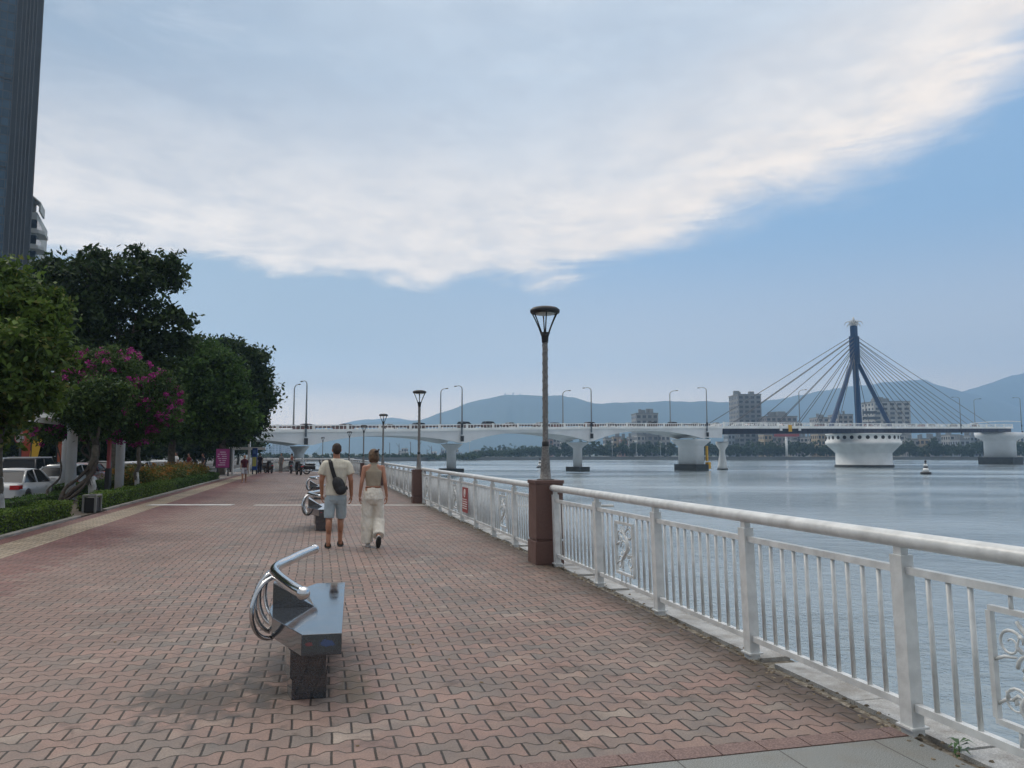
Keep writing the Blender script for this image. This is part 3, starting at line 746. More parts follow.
for q, z0, _ in PIERS[:-1]:
    small = 1.0
    pier(bridge, q, [(0.6, 1.0, -1.2), (0.6, 1.0, z0-1.15), (0.62, 1.4, z0-0.9), (0.65, 2.9, z0-0.2), (0.68, 3.2, z0-0.004)], (2.4, 4.0, -1.75, -0.85))
pier(bridge, 47.3, [(1.65, 2.75, -0.7), (1.65, 2.75, 3.0), (2.0, 3.1, 3.4), (2.75, 4.0, 4.2), (2.8, 4.1, 4.55)], (3.9, 6.0, -3.0, -0.65), 3.5)
g = MB(); g.box((49.6, -2.3, 1.6), (0.4, 0.4, 3.2)); g.box((49.7, -2.5, -0.9), (0.8, 0.8, 1.4)); g.build('marker', mat('yellow_marker', (0.65, 0.36, 0.02), 0.6), bridge)

swing = thing('swing_bridge', 'cable-stayed swing span with a blue pylon standing on a round white drum', 'bridge', B0, BR)
ZS = [(53, 7.3), (108, 8.35), (165, 9.45), (202, 10.2), (260, 10.6)]
zs = lambda q: lerp(ZS, q)
qs2 = [53.2+i*2.0 for i in range(76)]
def slab_loft(root, name, m, qq, y, a, b_, zf):
    g = MB(); g.loft([[Vector((q, -y, zf(q)+a)), Vector((q, y, zf(q)+a)), Vector((q, y, zf(q)+b_)), Vector((q, -y, zf(q)+b_))] for q in qq], smooth=False)
    return g.build(name, m, root)
slab_loft(swing, 'deck', M_bridge2, qs2, 4.0, -0.42, 0.0, zs)
slab_loft(swing, 'girder', M_girder, qs2, 3.4, -1.55, -0.423, zs)
g = MB()
for i in range(70): g.box((54+i*2.1, -3.42, zs(54+i*2.1)-0.95), (0.12, 0.10, 1.0))
g.build('girder_rib', M_girder, swing)
parapet(swing, 53.4, 203, zs, -3.87, 0.95, step=6.5); parapet(swing, 53.4, 203, zs, 3.87, 0.95, step=6.5)
g = MB(); QC = 116.4
g.lathe([(7.2, -3.0), (7.2, -1.5), (6.9, -1.48), (6.9, 1.7), (6.95, 1.75), (9.0, 3.9), (9.3, 4.0), (9.3, 4.85), (9.0, 4.9), (9.0, 6.5), (9.3, 6.55), (9.3, 6.78)], (QC, 0, 0), 48)
drum = g.build('pivot_drum', M_bridge2, swing)
g = MB()
for j in range(30):
    a = 2*PI*j/30; c_, s_ = math.cos(a), math.sin(a)
    g.cyl((QC+8.9*c_, 8.9*s_, 5.75), (QC+9.03*c_, 9.03*s_, 5.75), 0.48, n=14)
g.build('porthole', M_black, drum)
g = MB(); g.lathe([(7.24, -3.0), (7.24, -1.35), (7.0, -1.34)], (QC, 0, 0), 48); g.build('waterline_band', M_cap, drum)
TOPN = 1.3
g = MB(); g.tube([(QC, 0.9, zs(QC)), (QC, TOPN, 25.8)], [0.85, 0.75], 6, smooth=False)
g.build('pylon_column', M_blue, swing)
for q in (101.2, 131.2):
    g = MB(); g.tube([(q, 0.0, zs(q)+0.002), (QC+(q-QC)*0.08, TOPN, 26.2)], [0.60, 0.52], 6, smooth=False); g.build('pylon_leg', M_blue, swing)
g = MB(); g.box((QC, TOPN, 29.4), (2.2, 1.7, 7.4)); 
for k in (-.7, 0.0, .7): g.box((QC+k, TOPN-0.87, 29.4), (0.25, 0.10, 7.3))
g.box((QC, TOPN, 34.5), (1.5, 1.3, 2.9)); g.build('pylon_head', M_blue, swing)
g = MB(); g.lathe([(0.7, 35.9), (0.9, 36.1), (0.35, 36.6), (0.45, 37.4), (0.1, 38.4)], (QC, TOPN, 0), 12)
for k in range(6):
    a = 2*PI*k/6; c_, s_ = math.cos(a), math.sin(a)
    for r_, z_, z1_ in ((2.3, 37.1, 36.2), (1.7, 36.4, 35.6)):
        g.tube([(QC+0.5*c_, TOPN+0.5*s_, z_-0.5), (QC+r_*0.55*c_, TOPN+r_*0.55*s_, z_+0.1), (QC+r_*0.85*c_, TOPN+r_*0.85*s_, z_-0.1), (QC+r_*c_, TOPN+r_*s_, z1_)], [0.16, 0.13, 0.11, 0.05], 6)
g.build('finial', mat('pale_steel', (0.45, 0.47, 0.48), 0.4), swing)
for side in (-1, 1):
    for k in range(7):
        for n0 in (-3.3, 3.3):
            u = k/6
            if side < 0: q = 107.5-(107.5-55.5)*u
            else: q = 126.5+(190-126.5)*u
            zt_ = 26.6+6.0*u
            g = MB(); g.cyl((q, n0, zs(q)+0.1), (QC+side*1.5, TOPN+0.7*(1 if n0 > 0 else -1), zt_), 0.085, n=5); g.build('stay_cable', M_cable, swing)
pier(swing, 202.5, [(3.2, 4.4, -1.0), (3.2, 4.4, 5.6), (3.6, 4.8, 6.0), (5.6, 6.4, 7.0), (5.8, 6.6, 8.5)], (8.4, 10.4, -3.0, 0.35), 4.0)
for q, m_, sz in ((73.6, M_wt, 1.0), (77.2, mat('yellow_marker', (0.7, 0.35, 0.02), 0.6), 1.35), (81.0, M_wt, 1.0)):
    g = MB(); g.box((q, -4.15, zs(q)-0.35), (sz*0.95, 0.08, sz*1.15)); g.build('signal_board', m_, swing)
g = MB(); g.loft([[Vector((q, -3.9, zs(q)+0.95+0.9*math.sin(max(0, min(1, (q-172)/28))*PI/2))), Vector((q, -3.6, zs(q)+0.95+0.9*math.sin(max(0, min(1, (q-172)/28))*PI/2))), Vector((q, -3.6, zs(q)+1.2+0.9*math.sin(max(0, min(1, (q-172)/28))*PI/2))), Vector((q, -3.9, zs(q)+1.2+0.9*math.sin(max(0, min(1, (q-172)/28))*PI/2)))] for q in range(172, 212, 2)], smooth=False)
g.build('raised_barrier', M_bridge2, swing)

# mooring dolphin, buoys
g = MB(); pt = at(722.5, 462, 171)
md = thing('mooring_post', 'white waisted concrete mooring post in the water beside the arched bridge', 'mooring post', (pt.x, pt.y, -2.0))
g.lathe([(1.15, 0.3), (1.0, 1.0), (0.62, 3.6), (0.66, 4.4), (1.35, 5.6), (1.4, 6.2)], n=20); g.build('shaft', M_bridge2, md)
g = MB(); g.lathe([(1.2, -1.0), (1.2, 0.28), (1.0, 0.3)], n=20); g.build('base', M_cap, md)
def buoy(name, label, x, y, Y, s):
    p_ = at(x, y, Y); r = thing(name, label, 'buoy', (p_.x, p_.y, -2.0))
    g = MB(); g.lathe([(0.9*s, -0.3*s), (1.0*s, 0.3*s), (0.85*s, 0.45*s)], n=16); g.build('float', M_black, r)
    g = MB(); g.lathe([(0.62*s, 0.46*s), (0.42*s, 1.2*s)], n=12); g.lathe([(0.36*s, 1.55*s), (0.28*s, 2.0*s)], n=12); g.build('white_band', M_wt, r)
    g = MB(); g.lathe([(0.42*s, 1.205*s), (0.36*s, 1.545*s)], n=12); g.lathe([(0.2*s, 2.01*s), (0.14*s, 2.3*s)], n=10); g.ell((0, 0, 2.5*s), (0.22*s,)*3); g.build('top_mark', M_black, r)
buoy('channel_buoy', 'black and white channel buoy floating right of the pivot drum', 926, 474, 135, 0.90)
buoy('marker_buoy', 'tiny dark buoy floating just left of the tall lamp pole', 540, 466, 195, 0.9)

# bridge lamps
def bridge_lamp(q, n0, ztop, label, sgn):
    zd = (ztf(q) if q < 53 else zs(q)); h = ztop-zd
    r = thing('bridge_lamp', label, 'street lamp', Q(q, n0, zd), BR, 'tall curved-arm lamps along the bridge')
    g = MB(); pts = [(0, 0, -0.9 if n0 < 0 else 0), (0, 0, h*0.5), (0, 0, h-0.7)]+[(0, sgn*1.1*(1-math.cos(a)), h-0.7+0.65*math.sin(a)) for a in (0.4, 0.8, 1.2, 1.5)]+[(0, sgn*1.75, h-0.06)]
    g.tube(pts, [0.15, 0.12, 0.09, 0.08, 0.07, 0.06, 0.06, 0.05], 8); g.build('pole', mat('galvanised_pole', (0.19, 0.22, 0.25), 0.5), r)
    g = MB(); g.ell((0, sgn*1.95, h-0.06), (0.17, 0.42, 0.09), 10, 6); g.build('lamp_head', M_dark, r)
    if n0 < 0: g = MB(); g.box((0, -0.12, -1.55), (0.45, 0.3, 0.9)); g.box((0, -0.05, 0.6), (0.35, 0.25, 0.7)); g.build('bracket', M_dark, r)
    return r
near = [(-64.5, 11.2), (-39.2, 11.94), (-13.1, 12.62), (15.1, 13.76), (47.7, 15.45), (164.9, 18.6)]
far = [(-38.0, 11.86), (-12.3, 12.55), (15.0, 13.54), (45.3, 15.01), (93.5, 17.6), (194.0, 19.6)]
near_l = [None, 'near-side bridge lamp over the pier at the promenade end', 'near-side bridge lamp right of the second promenade lamp', 'near-side bridge lamp right of the tallest promenade lamp, over the middle pier', 'near-side bridge lamp at the junction with the swing span', 'near-side bridge lamp on the swing span right of the blue pylon']
far_l = ['far-side bridge lamp left of the pier at the promenade end', 'far-side bridge lamp between the second promenade lamp and a nearer bridge lamp', 'far-side bridge lamp directly right of the tallest promenade lamp', 'far-side bridge lamp left of the grey block of flats', 'far-side bridge lamp among the left-hand stay cables', 'far-side bridge lamp where the right-hand stay cables end']
for (q, z), l in zip(near, near_l):
    if l: bridge_lamp(q, -4.05, z, l, 1)
for (q, z), l in zip(far, far_l): bridge_lamp(q, 3.8, z, l, -1)
bridge_lamp(210.0, -4.05, 20.4, 'last near-side bridge lamp at the right edge of the picture', 1)

# ------------------------------------------------------------------ mountains
M_forest = mat('mountain_forest', (0.035, 0.055, 0.04), 0.95, var=0.25, scale=0.004)
def ridge(name, prof, Y, depth, seed):
    """a mountain range: its crest at distance Y, slopes of real depth in front and behind"""
    nx = 220; x0, x1 = prof[0][0], prof[-1][0]; rows = [-1.0, -0.8, -0.6, -0.42, -0.28, -0.15, -0.06, 0, 0.1, 0.3, 0.6, 1.0]
    vs = []; fs = []
    for v in rows:
        for i in range(nx+1):
            px = x0+(x1-x0)*i/nx; c = at(px, lerp(prof, px), Y)
            hgt = c.z+2.0
            hgt += mnoise.fractal(Vector((px*0.05, seed, 0)), 1.0, 2.0, 5)*hgt*0.028
            f = (1-abs(v))**1.15
            gul = mnoise.fractal(Vector((px*0.035, v*2.2, seed)), 1.0, 2.0, 5)*0.16*hgt*(abs(v)*(1-abs(v))*4)
            vs.append(Vector((c.x*(1+v*depth/Y*0.5), Y+v*depth, -2.6+max(-1.0, hgt*f+gul))))
    n = nx+1
    for r in range(len(rows)-1):
        for i in range(nx): fs.append((r*n+i, r*n+i+1, (r+1)*n+i+1, (r+1)*n+i))
    mb = MB(); mb.add(vs, fs, True); struct(name, mb, M_forest)
ridge('mountain_range', [(340, 426), (362, 423), (400, 422), (420, 420), (440, 412.5), (455, 408), (470, 403), (485, 399), (500, 395.5), (520, 394.5), (545, 396), (562, 395.3), (576, 398.5), (592, 403.5), (620, 402.5), (640, 402), (670, 400.5), (700, 401), (730, 402), (760, 405), (800, 409), (860, 416), (900, 430), (950, 445)], 3300, 800, 1.3)
ridge('mountain_range', [(690, 432), (720, 414), (760, 402), (790, 397), (815, 392), (830, 389.5), (855, 386), (880, 383), (900, 380.8), (922, 379.5), (936, 384), (958, 391), (975, 394), (1000, 400), (1060, 420)], 3900, 800, 4.1)
ridge('mountain_range', [(925, 410), (945, 397), (963, 391), (985, 384.5), (1005, 378), (1024, 374), (1060, 368), (1120, 372), (1200, 390), (1300, 420)], 4300, 700, 7.7)
ridge('mountain_range', [(180, 440), (230, 432), (290, 430), (330, 426), (355, 421), (375, 418.5), (392, 417.3), (412, 420), (440, 428), (480, 440)], 4200, 700, 9.2)
# radar domes and masts on the near summit
pk = at(515, 394.5, 3300)
rd = thing('radar_station', 'tiny radar domes and masts on the summit left of the tallest lamp', 'radar station', (pk.x, pk.y, pk.z-6))
for i, (dx_, h_) in enumerate(((-42, 10), (-8, 16), (22, 9))):
    g = MB(); g.cyl((dx_, 0, 0), (dx_, 0, h_*0.7), 3); g.ell((dx_, 0, h_*0.7), (5, 5, 5)); g.build('dome', M_bridge2, rd)

# ------------------------------------------------------------------ far shore
mb = MB(); mb.prism([(-300, 352), (-60, 352), (-20, 420), (40, 447), (200, 452), (700, 448), (2500, 480), (2500, 4000), (-2000, 4000), (-2000, 430), (-700, 352)], -8, -0.9)
struct('far_shore', mb, mat('shore_ground', (0.10, 0.11, 0.09), 0.9, var=0.3, scale=0.02))
def leaf_cloud(blobs, count, size, seed, shell=(0.55, 1.0), clump=0.32, per=26, squash=0.8):
    """small leaf-shaped faces gathered in clumps through the crown's volume"""
    r = np.random.default_rng(seed); vol = np.array([b[1][0]*b[1][1]+b[1][1]*b[1][2]+b[1][0]*b[1][2] for b in blobs]); vol = vol/vol.sum()
    ncl = max(4, count//per); which = r.choice(len(blobs), ncl, p=vol)
    ctr = np.array([b[0] for b in blobs])[which]; rad = np.array([b[1] for b in blobs])[which]
    d = r.normal(size=(ncl, 3)); d /= np.linalg.norm(d, axis=1)[:, None]
    q = r.uniform(shell[0], shell[1], ncl)[:, None]
    cc = ctr+d*rad*q
    cs = clump*r.uniform(0.5, 1.35, ncl)
    p = np.repeat(cc, per, 0)+np.clip(r.normal(size=(ncl*per, 3)), -1.7, 1.7)*np.repeat(cs, per)[:, None]*np.array([1, 1, squash])*0.6
    n = len(p); s = size*r.uniform(0.6, 1.3, n)
    a = r.normal(size=(n, 3)); a /= np.linalg.norm(a, axis=1)[:, None]
    up = r.normal(size=(n, 3))+np.array([0, 0, 0.8]); b_ = np.cross(a, up); b_ /= np.linalg.norm(b_, axis=1)[:, None]+1e-9
    s = s[:, None]
    v = np.stack([p-a*s*0.55, p+b_*s*0.27, p+a*s*0.55, p-b_*s*0.27], 1).reshape(-1, 3)
    return v
def leaf_object(name, v, m, parent=None, kind=None):
    n = len(v)//4; me = bpy.data.meshes.new(name)
    me.vertices.add(len(v)); me.vertices.foreach_set('co', v.astype(np.float32).ravel())
    me.loops.add(len(v)); me.loops.foreach_set('vertex_index', np.arange(len(v), dtype=np.int32))
    me.polygons.add(n); me.polygons.foreach_set('loop_start', np.arange(0, len(v), 4, dtype=np.int32)); me.polygons.foreach_set('loop_total', np.full(n, 4, dtype=np.int32))
    me.update(calc_edges=True); me.materials.append(m)
    o = bpy.data.objects.new(name, me); C.objects.link(o)
    if parent: o.parent = parent
    if kind: o['kind'] = kind
    return o
ML_far = leaf_material('far_foliage', (0.022, 0.045, 0.022), (0.06, 0.095, 0.04))
rg = random.Random(11); blobs = []
def shoreY(px): return lerp([(200, 360), (400, 362), (470, 420), (530, 452), (640, 456), (1100, 456)], px)
for px in range(470, 1090, 3):
    Y = shoreY(px)+rg.uniform(2, 16); top = 441 if 560 < px < 1100 else 447
    top += rg.uniform(-1.5, 6)
    if 560 > px: top = lerp([(460, 455), (480, 450), (530, 447), (560, 444)], px)+rg.uniform(-.5, 4)
    c = at(px, top, Y); h = c.z+0.6
    blobs.append(((c.x, Y, -0.5+h*0.55), (rg.uniform(2.5, 5), 4, h*0.5)))
leaf_object('treeline', leaf_cloud(blobs, 70000, 1.15, 5, (0.3, 1.0), 1.1, 24), ML_far, None, 'stuff')
# a second, farther belt and the low planting on the left bank
blobs = []
treeb = blobs[:0]
for px in range(255, 480, 3):
    Y = 372+rg.uniform(0, 40); c = at(px, 455+rg.uniform(0, 3), Y); blobs.append(((c.x, Y, 0.1), (4, 4, 1.1)))
for px in range(480, 1100, 4):
    Y = 600+rg.uniform(0, 80); c = at(px, 443+rg.uniform(-1, 8), Y); blobs.append(((c.x, Y, c.z*0.4), (6, 6, c.z*0.55)))
leaf_object('treeline', leaf_cloud(blobs, 46000, 1.3, 6, (0.3, 1.0), 1.1, 24), ML_far, None, 'stuff')
mb = MB()
prev = None
pts = [Vector((x, y, 0)) for x, y in ((-700, 351.4), (-60, 351.4), (-20, 419.3), (40, 446.3), (200, 451.3), (700, 447.3), (2500, 479))]
for a, b_ in zip(pts, pts[1:]):
    mb.add([(a.x, a.y, -3), (b_.x, b_.y, -3), (b_.x, b_.y, -0.2), (a.x, a.y, -0.2), (a.x, a.y+0.6, -0.2), (b_.x, b_.y+0.6, -0.2)], [(0, 1, 2, 3), (3, 2, 5, 4)])
struct('sea_wall', mb, mat('sea_wall_stone', (0.11, 0.115, 0.11), 0.9, var=0.3, scale=0.05))

def tower_block(name, label, x0, x1, ytop, Y, depth, wall, glass, fl=3.3, bay=3.6, ybase=None, group=None, rz=0.0, roof=True):
    a, b_ = at(x0, ytop, Y), at(x1, ytop, Y); w_ = b_.x-a.x; h = a.z+0.9
    r = thing(name, label, 'building', ((a.x+b_.x)/2, Y+depth/2, -0.9), rz, group)
    mb = MB(); mb.box((0, 0, h/2), (w_, depth, h)); mb.build('wall', mat('wall_%.2f_%.2f_%.2f' % wall, wall, 0.8, var=0.12, scale=0.08), r)
    n = max(1, int(h/fl)); nb = max(2, int(w_/bay)); 
    bz = MB(); gm_ = mat('glass_%.2f' % glass, (glass, glass*1.15, glass*1.3), 0.25); wins = []
    for i in range(n):
        z = (i+0.5)*h/n
        for j in range(nb): wins.append((-w_/2+(j+0.5)*w_/nb, -depth/2-0.03, z, w_/nb*0.62, 0.10))
        bz.box((0, -depth/2-0.25, z-h/n*0.36), (w_*0.98, 0.5, 0.35))
    nd = max(1, int(depth/bay))
    for i in range(n):
        for j in range(nd):
            for sx in (-1, 1): wins.append((sx*(w_/2+0.03), -depth/2+(j+0.5)*depth/nd, (i+0.5)*h/n, 0.10, depth/nd*0.5))
    mesh_of = {}
    rest = MB()
    for k, (x, y, z, wx, wy) in enumerate(wins):
        if k >= 100: rest.box((x, y, z), (wx, wy, h/n*0.52)); continue
        if (wx, wy) not in mesh_of: mesh_of[(wx, wy)] = MB().box((0, 0, 0), (wx, wy, h/n*0.52)).mesh('window', gm_)
        o = bpy.data.objects.new('window', mesh_of[(wx, wy)]); C.objects.link(o); o.parent = r; o.location = (x, y, z)
    if rest.v: tag(rest.build('window', gm_, r), kind='stuff')
    bz.build('floor_band', mat('wall_%.2f_%.2f_%.2f' % wall, wall, 0.8), r)
    if roof:
        g = MB(); g.box((0, 0, h+0.4), (w_*1.03, depth*1.03, 0.8)); rg2 = random.Random(int(x0))
        for k in range(4):
            ww = rg2.uniform(0.12, 0.28)*w_; g.box((rg2.uniform(-0.35, 0.35)*w_, rg2.uniform(-0.2, 0.2)*depth, h+0.8+rg2.uniform(0.6, 1.8)), (ww, ww*0.8, 3.2))
        g.build('roof', mat('roof_grey', (0.22, 0.23, 0.23), 0.8), r)
    return r
tower_block('apartment_block', 'grey ten-storey block of flats behind the left stay cables', 738, 761, 395, 560, 24, (0.25, 0.25, 0.25), 0.05)
hb = tower_block('hotel_building', 'wide white hotel right of the blue pylon, its left end striped dark', 874, 910, 402, 600, 22, (0.42, 0.42, 0.40), 0.06, bay=5.5)
a = at(873, 410, 598); g = MB()
for i in range(7): g.box((a.x-hb.location.x-2, -11.6, 8+i*4.4), (11, 1.0, 2.2))
g.build('balcony_stripe', mat('dark_stripe', (0.05, 0.055, 0.06), 0.6), hb)
tower_block('office_block', 'low grey flat-topped block behind the bridge railing, left of the swing span', 636, 658, 414, 520, 20, (0.30, 0.30, 0.29), 0.09)
tower_block('apartment_block', 'low wide brownish block between the grey flats and the blue pylon', 766, 797, 417, 540, 18, (0.29, 0.27, 0.26), 0.08)
tower_block('apartment_block', 'low pale block directly behind the foot of the blue pylon', 838, 853, 415, 560, 18, (0.33, 0.31, 0.29), 0.06)
tower_block('apartment_block', 'small cream block just left of the blue pylon foot', 818, 829, 418, 620, 18, (0.34, 0.32, 0.30), 0.07)
rg = random.Random(21); cols = [(0.45, 0.44, 0.42), (0.36, 0.35, 0.34), (0.42, 0.33, 0.22), (0.50, 0.48, 0.46), (0.35, 0.22, 0.18), (0.30, 0.34, 0.38)]
spec = []
for px in list(range(605, 668, 8))+list(range(728, 834, 9))+list(range(900, 1024, 10))+list(range(545, 565, 8)):
    spec.append((px, rg.uniform(6, 10), rg.uniform(434, 441)))
for k, (px, w_, yt) in enumerate(spec):
    tower_block('house', 'small pale house among the trees of the far bank, seen under the bridge', px, px+w_, yt, rg.uniform(500, 590), 12, rg.choice(cols), 0.06, bay=3, group='houses along the far bank')
for k in range(34):
    px = rg.uniform(385, 560); yt = rg.uniform(448, 455)
    tower_block('house', 'tiny pale house low on the distant left shore', px, px+rg.uniform(3, 7), yt, rg.uniform(640, 900), 12, rg.choice(cols), 0.07, bay=3, group='houses on the distant left shore', roof=False)
lab = ['widest hazy tower block left of the end pier', 'slim pale hazy tower block right beside the widest one', 'third hazy tower block, just left of the end pier', 'hazy tower block nearest to the end pier', 'low hazy block between the blue banner and the widest tower']
for (x0, x1, yt), l in zip(((272, 279, 441), (281, 285, 443), (287, 291, 446), (293, 297, 449), (262, 269, 446)), lab):
    tower_block('distant_tower', l, x0, x1, yt, 1500, 25, (0.42, 0.45, 0.50), 0.15, bay=6, roof=False, group='hazy towers beyond the end of the promenade')
# red roadside billboard on its mast, white posts on the bank
p_ = at(782, 452, 470); bb = thing('billboard', 'red billboard on a white mast among the far-bank trees', 'billboard', (p_.x, 462, -0.9))
g = MB(); g.cyl((0, 0, 0), (0, 0, 12.5), 0.7, n=10); g.build('mast', M_wt, bb)
g = MB(); g.box((0, -0.8, 14.2), (15, 0.5, 3.2)); g.build('panel', M_red, bb)
for k, px in enumerate((445, 470, 612, 636, 660)):
    p_ = at(px, 455, 449 if px > 600 else 440); t_ = thing('light_mast', 'thin pale mast standing on the far bank beneath the arched bridge', 'mast', (p_.x, 447.6 if px > 600 else 436, -0.9), 0, 'masts on the far bank')
    g = MB(); g.cyl((0, 0, 0), (0, 0, 9), 0.15, 0.09, 6); g.build('pole', M_conc, t_); g = MB(); g.box((0, 0, 9.2), (1.5, 0.3, 0.3)); g.build('lamp_head', M_wt, t_)
for k in range(10):
    px = 384+k*7.0+rg.uniform(-1.5, 1.5); p_ = at(px, rg.uniform(440, 450), 520)
    t_ = thing('crane', 'thin harbour crane far off beyond the left shore', 'crane', (p_.x, 520, -0.9), 0, 'harbour cranes on the distant left shore')
    g = MB(); h_ = p_.z+0.9; g.cyl((0, 0, 0), (0, 0, h_), 0.35, 0.2, 5); g.build('mast', M_cable, t_)
    g = MB(); g.cyl((0, 0, h_*0.75), (rg.uniform(-3, 3), 0, h_*1.05), 0.15, 0.1, 4); g.build('jib', M_cable, t_)

# ------------------------------------------------------------------ towers on the left
gt = Vector((0, 0, 0))
glass_f = grid_facade('dark_curtain_wall', (0.04, 0.05, 0.06), (0.014, 0.038, 0.062), 1.2, 1.8, 0.90, 0.86, 0.08)
Yt = 150.0
def gx(px, Y): return (px-512)/F_PX*Y/math.cos(_p)*1.0
rt = at(38, 200, Yt); 
rt = at(33, 200, Yt)
tw = thing('glass_tower', 'tall dark blue glass tower with vertical metal fins at the left edge', 'building', (rt.x, rt.y, -0.4), math.radians(34))
g = MB(); g.bbox(-36, -4.6, 0, 34, 0, 132); g.build('curtain_wall', glass_f, tw)
g = MB(); g.bbox(-4.596, 0, 1.2, 30, 0, 134); g.build('side_wall', mat('dark_metal_cladding', (0.030, 0.042, 0.055), 0.3, var=0.2, scale=0.3), tw)
g = MB()
for x in (-4.5, -3.6, -2.9, -2.3, -1.7, -1.1, -0.1): g.bbox(x-0.07, x+0.07, 0.45, 1.196, 0, 134)
g.build('fin', mat('silver_fin', (0.10, 0.11, 0.12), 0.35, 0.6), tw)
g = MB()
for z in range(4, 134, 18):
    g.bbox(-35.9, -4.8, -0.10, -0.003, z, z+0.35)
g.build('spandrel', M_dark, tw)
rt = at(45.5, 200, 190)
b2 = thing('balcony_building', 'white apartment building with stacked curved balconies behind the glass tower', 'building', (rt.x, rt.y, -0.4), math.radians(24))
g = MB(); g.bbox(-22, -1.6, 0, 18, 0, 62.5); g.build('wall', mat('off_white_wall', (0.42, 0.42, 0.39), 0.8, var=0.1, scale=0.2), b2)
for i in range(14):
    z = 5+i*4.0
    g = MB(); q = [(-6.0, -1.0), (-0.9, -1.0), (0.25, 0.3), (0.25, 6), (-6.0, 6)]
    g.prism(q, z, z+0.45); g.prism([(x*0.98, y*0.98) for x, y in q], z+0.45, z+0.85); g.build('balcony', mat('off_white_wall', (0.42, 0.42, 0.39), 0.8), b2)
    g = MB(); g.bbox(-8, -1.55, -0.06, -0.004, z+1.4, z+3.6); g.bbox(-1.596, -1.54, 0.3, 8, z+1.4, z+3.6); g.build('window', M_glassd, b2)
g = MB(); g.bbox(-3.2, -2.7, -1, 6, 62.6, 66.5); g.bbox(-1.2, -0.8, -1, 6, 62.6, 64.5); g.add([(-3.2, -1, 66.5), (-0.8, -1, 64.5), (-0.8, 6, 64.5), (-3.2, 6, 66.5), (-3.2, -1, 66.9), (-0.8, -1, 64.9), (-0.8, 6, 64.9), (-3.2, 6, 66.9)], [(0, 1, 2, 3), (4, 5, 6, 7), (0, 1, 5, 4), (3, 2, 6, 7), (1, 2, 6, 5), (0, 3, 7, 4)])
g.build('roof_frame', mat('off_white_wall', (0.42, 0.42, 0.39), 0.8), b2)

# ------------------------------------------------------------------ trees and planting on the left
def branchy(root, base, blobs, r0, fork, mats, seed, white=0.0, wig=0.12, n_limb=None):
    rg = random.Random(seed); g = MB()
    fk = Vector(base)+Vector(fork)
    pts = [Vector(base)+(fk-Vector(base))*u+Vector((rg.uniform(-wig, wig), rg.uniform(-wig, wig), 0))*math.sin(PI*u) for u in [0, 0.2, 0.4, 0.6, 0.8, 1]]
    g.tube(pts, [r0*1.35, r0*1.05, r0, r0*0.95, r0*0.9, r0*0.85], 10)
    for b_ in [q_ for q_ in blobs if q_[1][0] > 0.55*max(w_[1][0] for w_ in blobs)]:
        e = Vector(b_[0]); m1 = fk.lerp(e, 0.35)+Vector((rg.uniform(-.2, .2), rg.uniform(-.2, .2), 0.1)); m2 = fk.lerp(e, 0.7)+Vector((rg.uniform(-.25, .25), rg.uniform(-.25, .25), 0.15))
        k = r0*rg.uniform(0.38, 0.55)
        g.tube([fk-Vector((0, 0, 0.08)), m1, m2, e], [k*1.2, k, k*0.65, k*0.25], 7)
        for _ in range(3):
            d = Vector((rg.gauss(0, 1), rg.gauss(0, 1), rg.gauss(0.3, 0.8))).normalized()
            t_ = e+Vector((d.x*b_[1][0], d.y*b_[1][1], d.z*b_[1][2]))*0.85
            s_ = m2.lerp(e, rg.random())
            g.tube([s_, s_.lerp(t_, 0.5)+Vector((0, 0, 0.08)), t_], [k*0.4, k*0.28, k*0.1], 5)
    o = g.build('trunk', mats, root)
    if white > 0:
        g = MB(); zs_ = [0.0, 0.3, 0.6, 1.0]
        q = [Vector(base).lerp(fk, min(1, white*u/max(0.01, fk.z-base[2])))+Vector((rg.uniform(-wig, wig)*0, 0, 0)) for u in zs_]
        seg = []
        for u in zs_:
            z = base[2]+white*u; tt = (z-base[2])/(fk.z-base[2])
            for a, b_, ua, ub in zip(pts, pts[1:], [0, .2, .4, .6, .8], [.2, .4, .6, .8, 1]):
                if ua <= tt <= ub: seg.append(a.lerp(b_, (tt-ua)/0.2)); break
        g.tube(seg, [r0*1.38, r0*1.16, r0*1.06, r0*1.02][:len(seg)], 12); g.build('whitewash', M_lime, o)
    return o
def tree(name, label, t, s, blobs, count, leaf, r0, fork, seed, lm, white=0.0, clump=0.32, shell=(0.5, 1.0), group='trees beside the promenade', bark=None, wig=0.12, z=-0.02, per=26):
    p_ = P(t, s, z); r = thing(name, label, 'tree', p_, 0, group)
    leaf_object('crown', leaf_cloud(blobs, count, leaf, seed, shell, clump, per), lm, r)
    branchy(r, (0, 0, 0), blobs, r0, fork, bark or M_bark, seed, white, wig)
    return r
L_mid = leaf_material('mid_green_leaves', (0.036, 0.070, 0.010), (0.11, 0.175, 0.028), (0.20, 0.18, 0.05))
L_dark = leaf_material('dark_green_leaves', (0.015, 0.032, 0.012), (0.046, 0.078, 0.020))
L_deep = leaf_material('deep_green_leaves', (0.026, 0.060, 0.014), (0.078, 0.145, 0.028))
L_boug = leaf_material('bougainvillea_leaves', (0.026, 0.055, 0.013), (0.080, 0.13, 0.030))
L_hedge = leaf_material('hedge_leaves', (0.045, 0.085, 0.014), (0.13, 0.20, 0.035))
L_grass = leaf_material('ornamental_leaves', (0.05, 0.075, 0.018), (0.13, 0.15, 0.035), (0.28, 0.13, 0.02))
L_or = leaf_material('orange_leaf_tips', (0.17, 0.10, 0.02), (0.32, 0.15, 0.025))
L_mag = leaf_material('magenta_bracts', (0.20, 0.016, 0.12), (0.44, 0.045, 0.27))
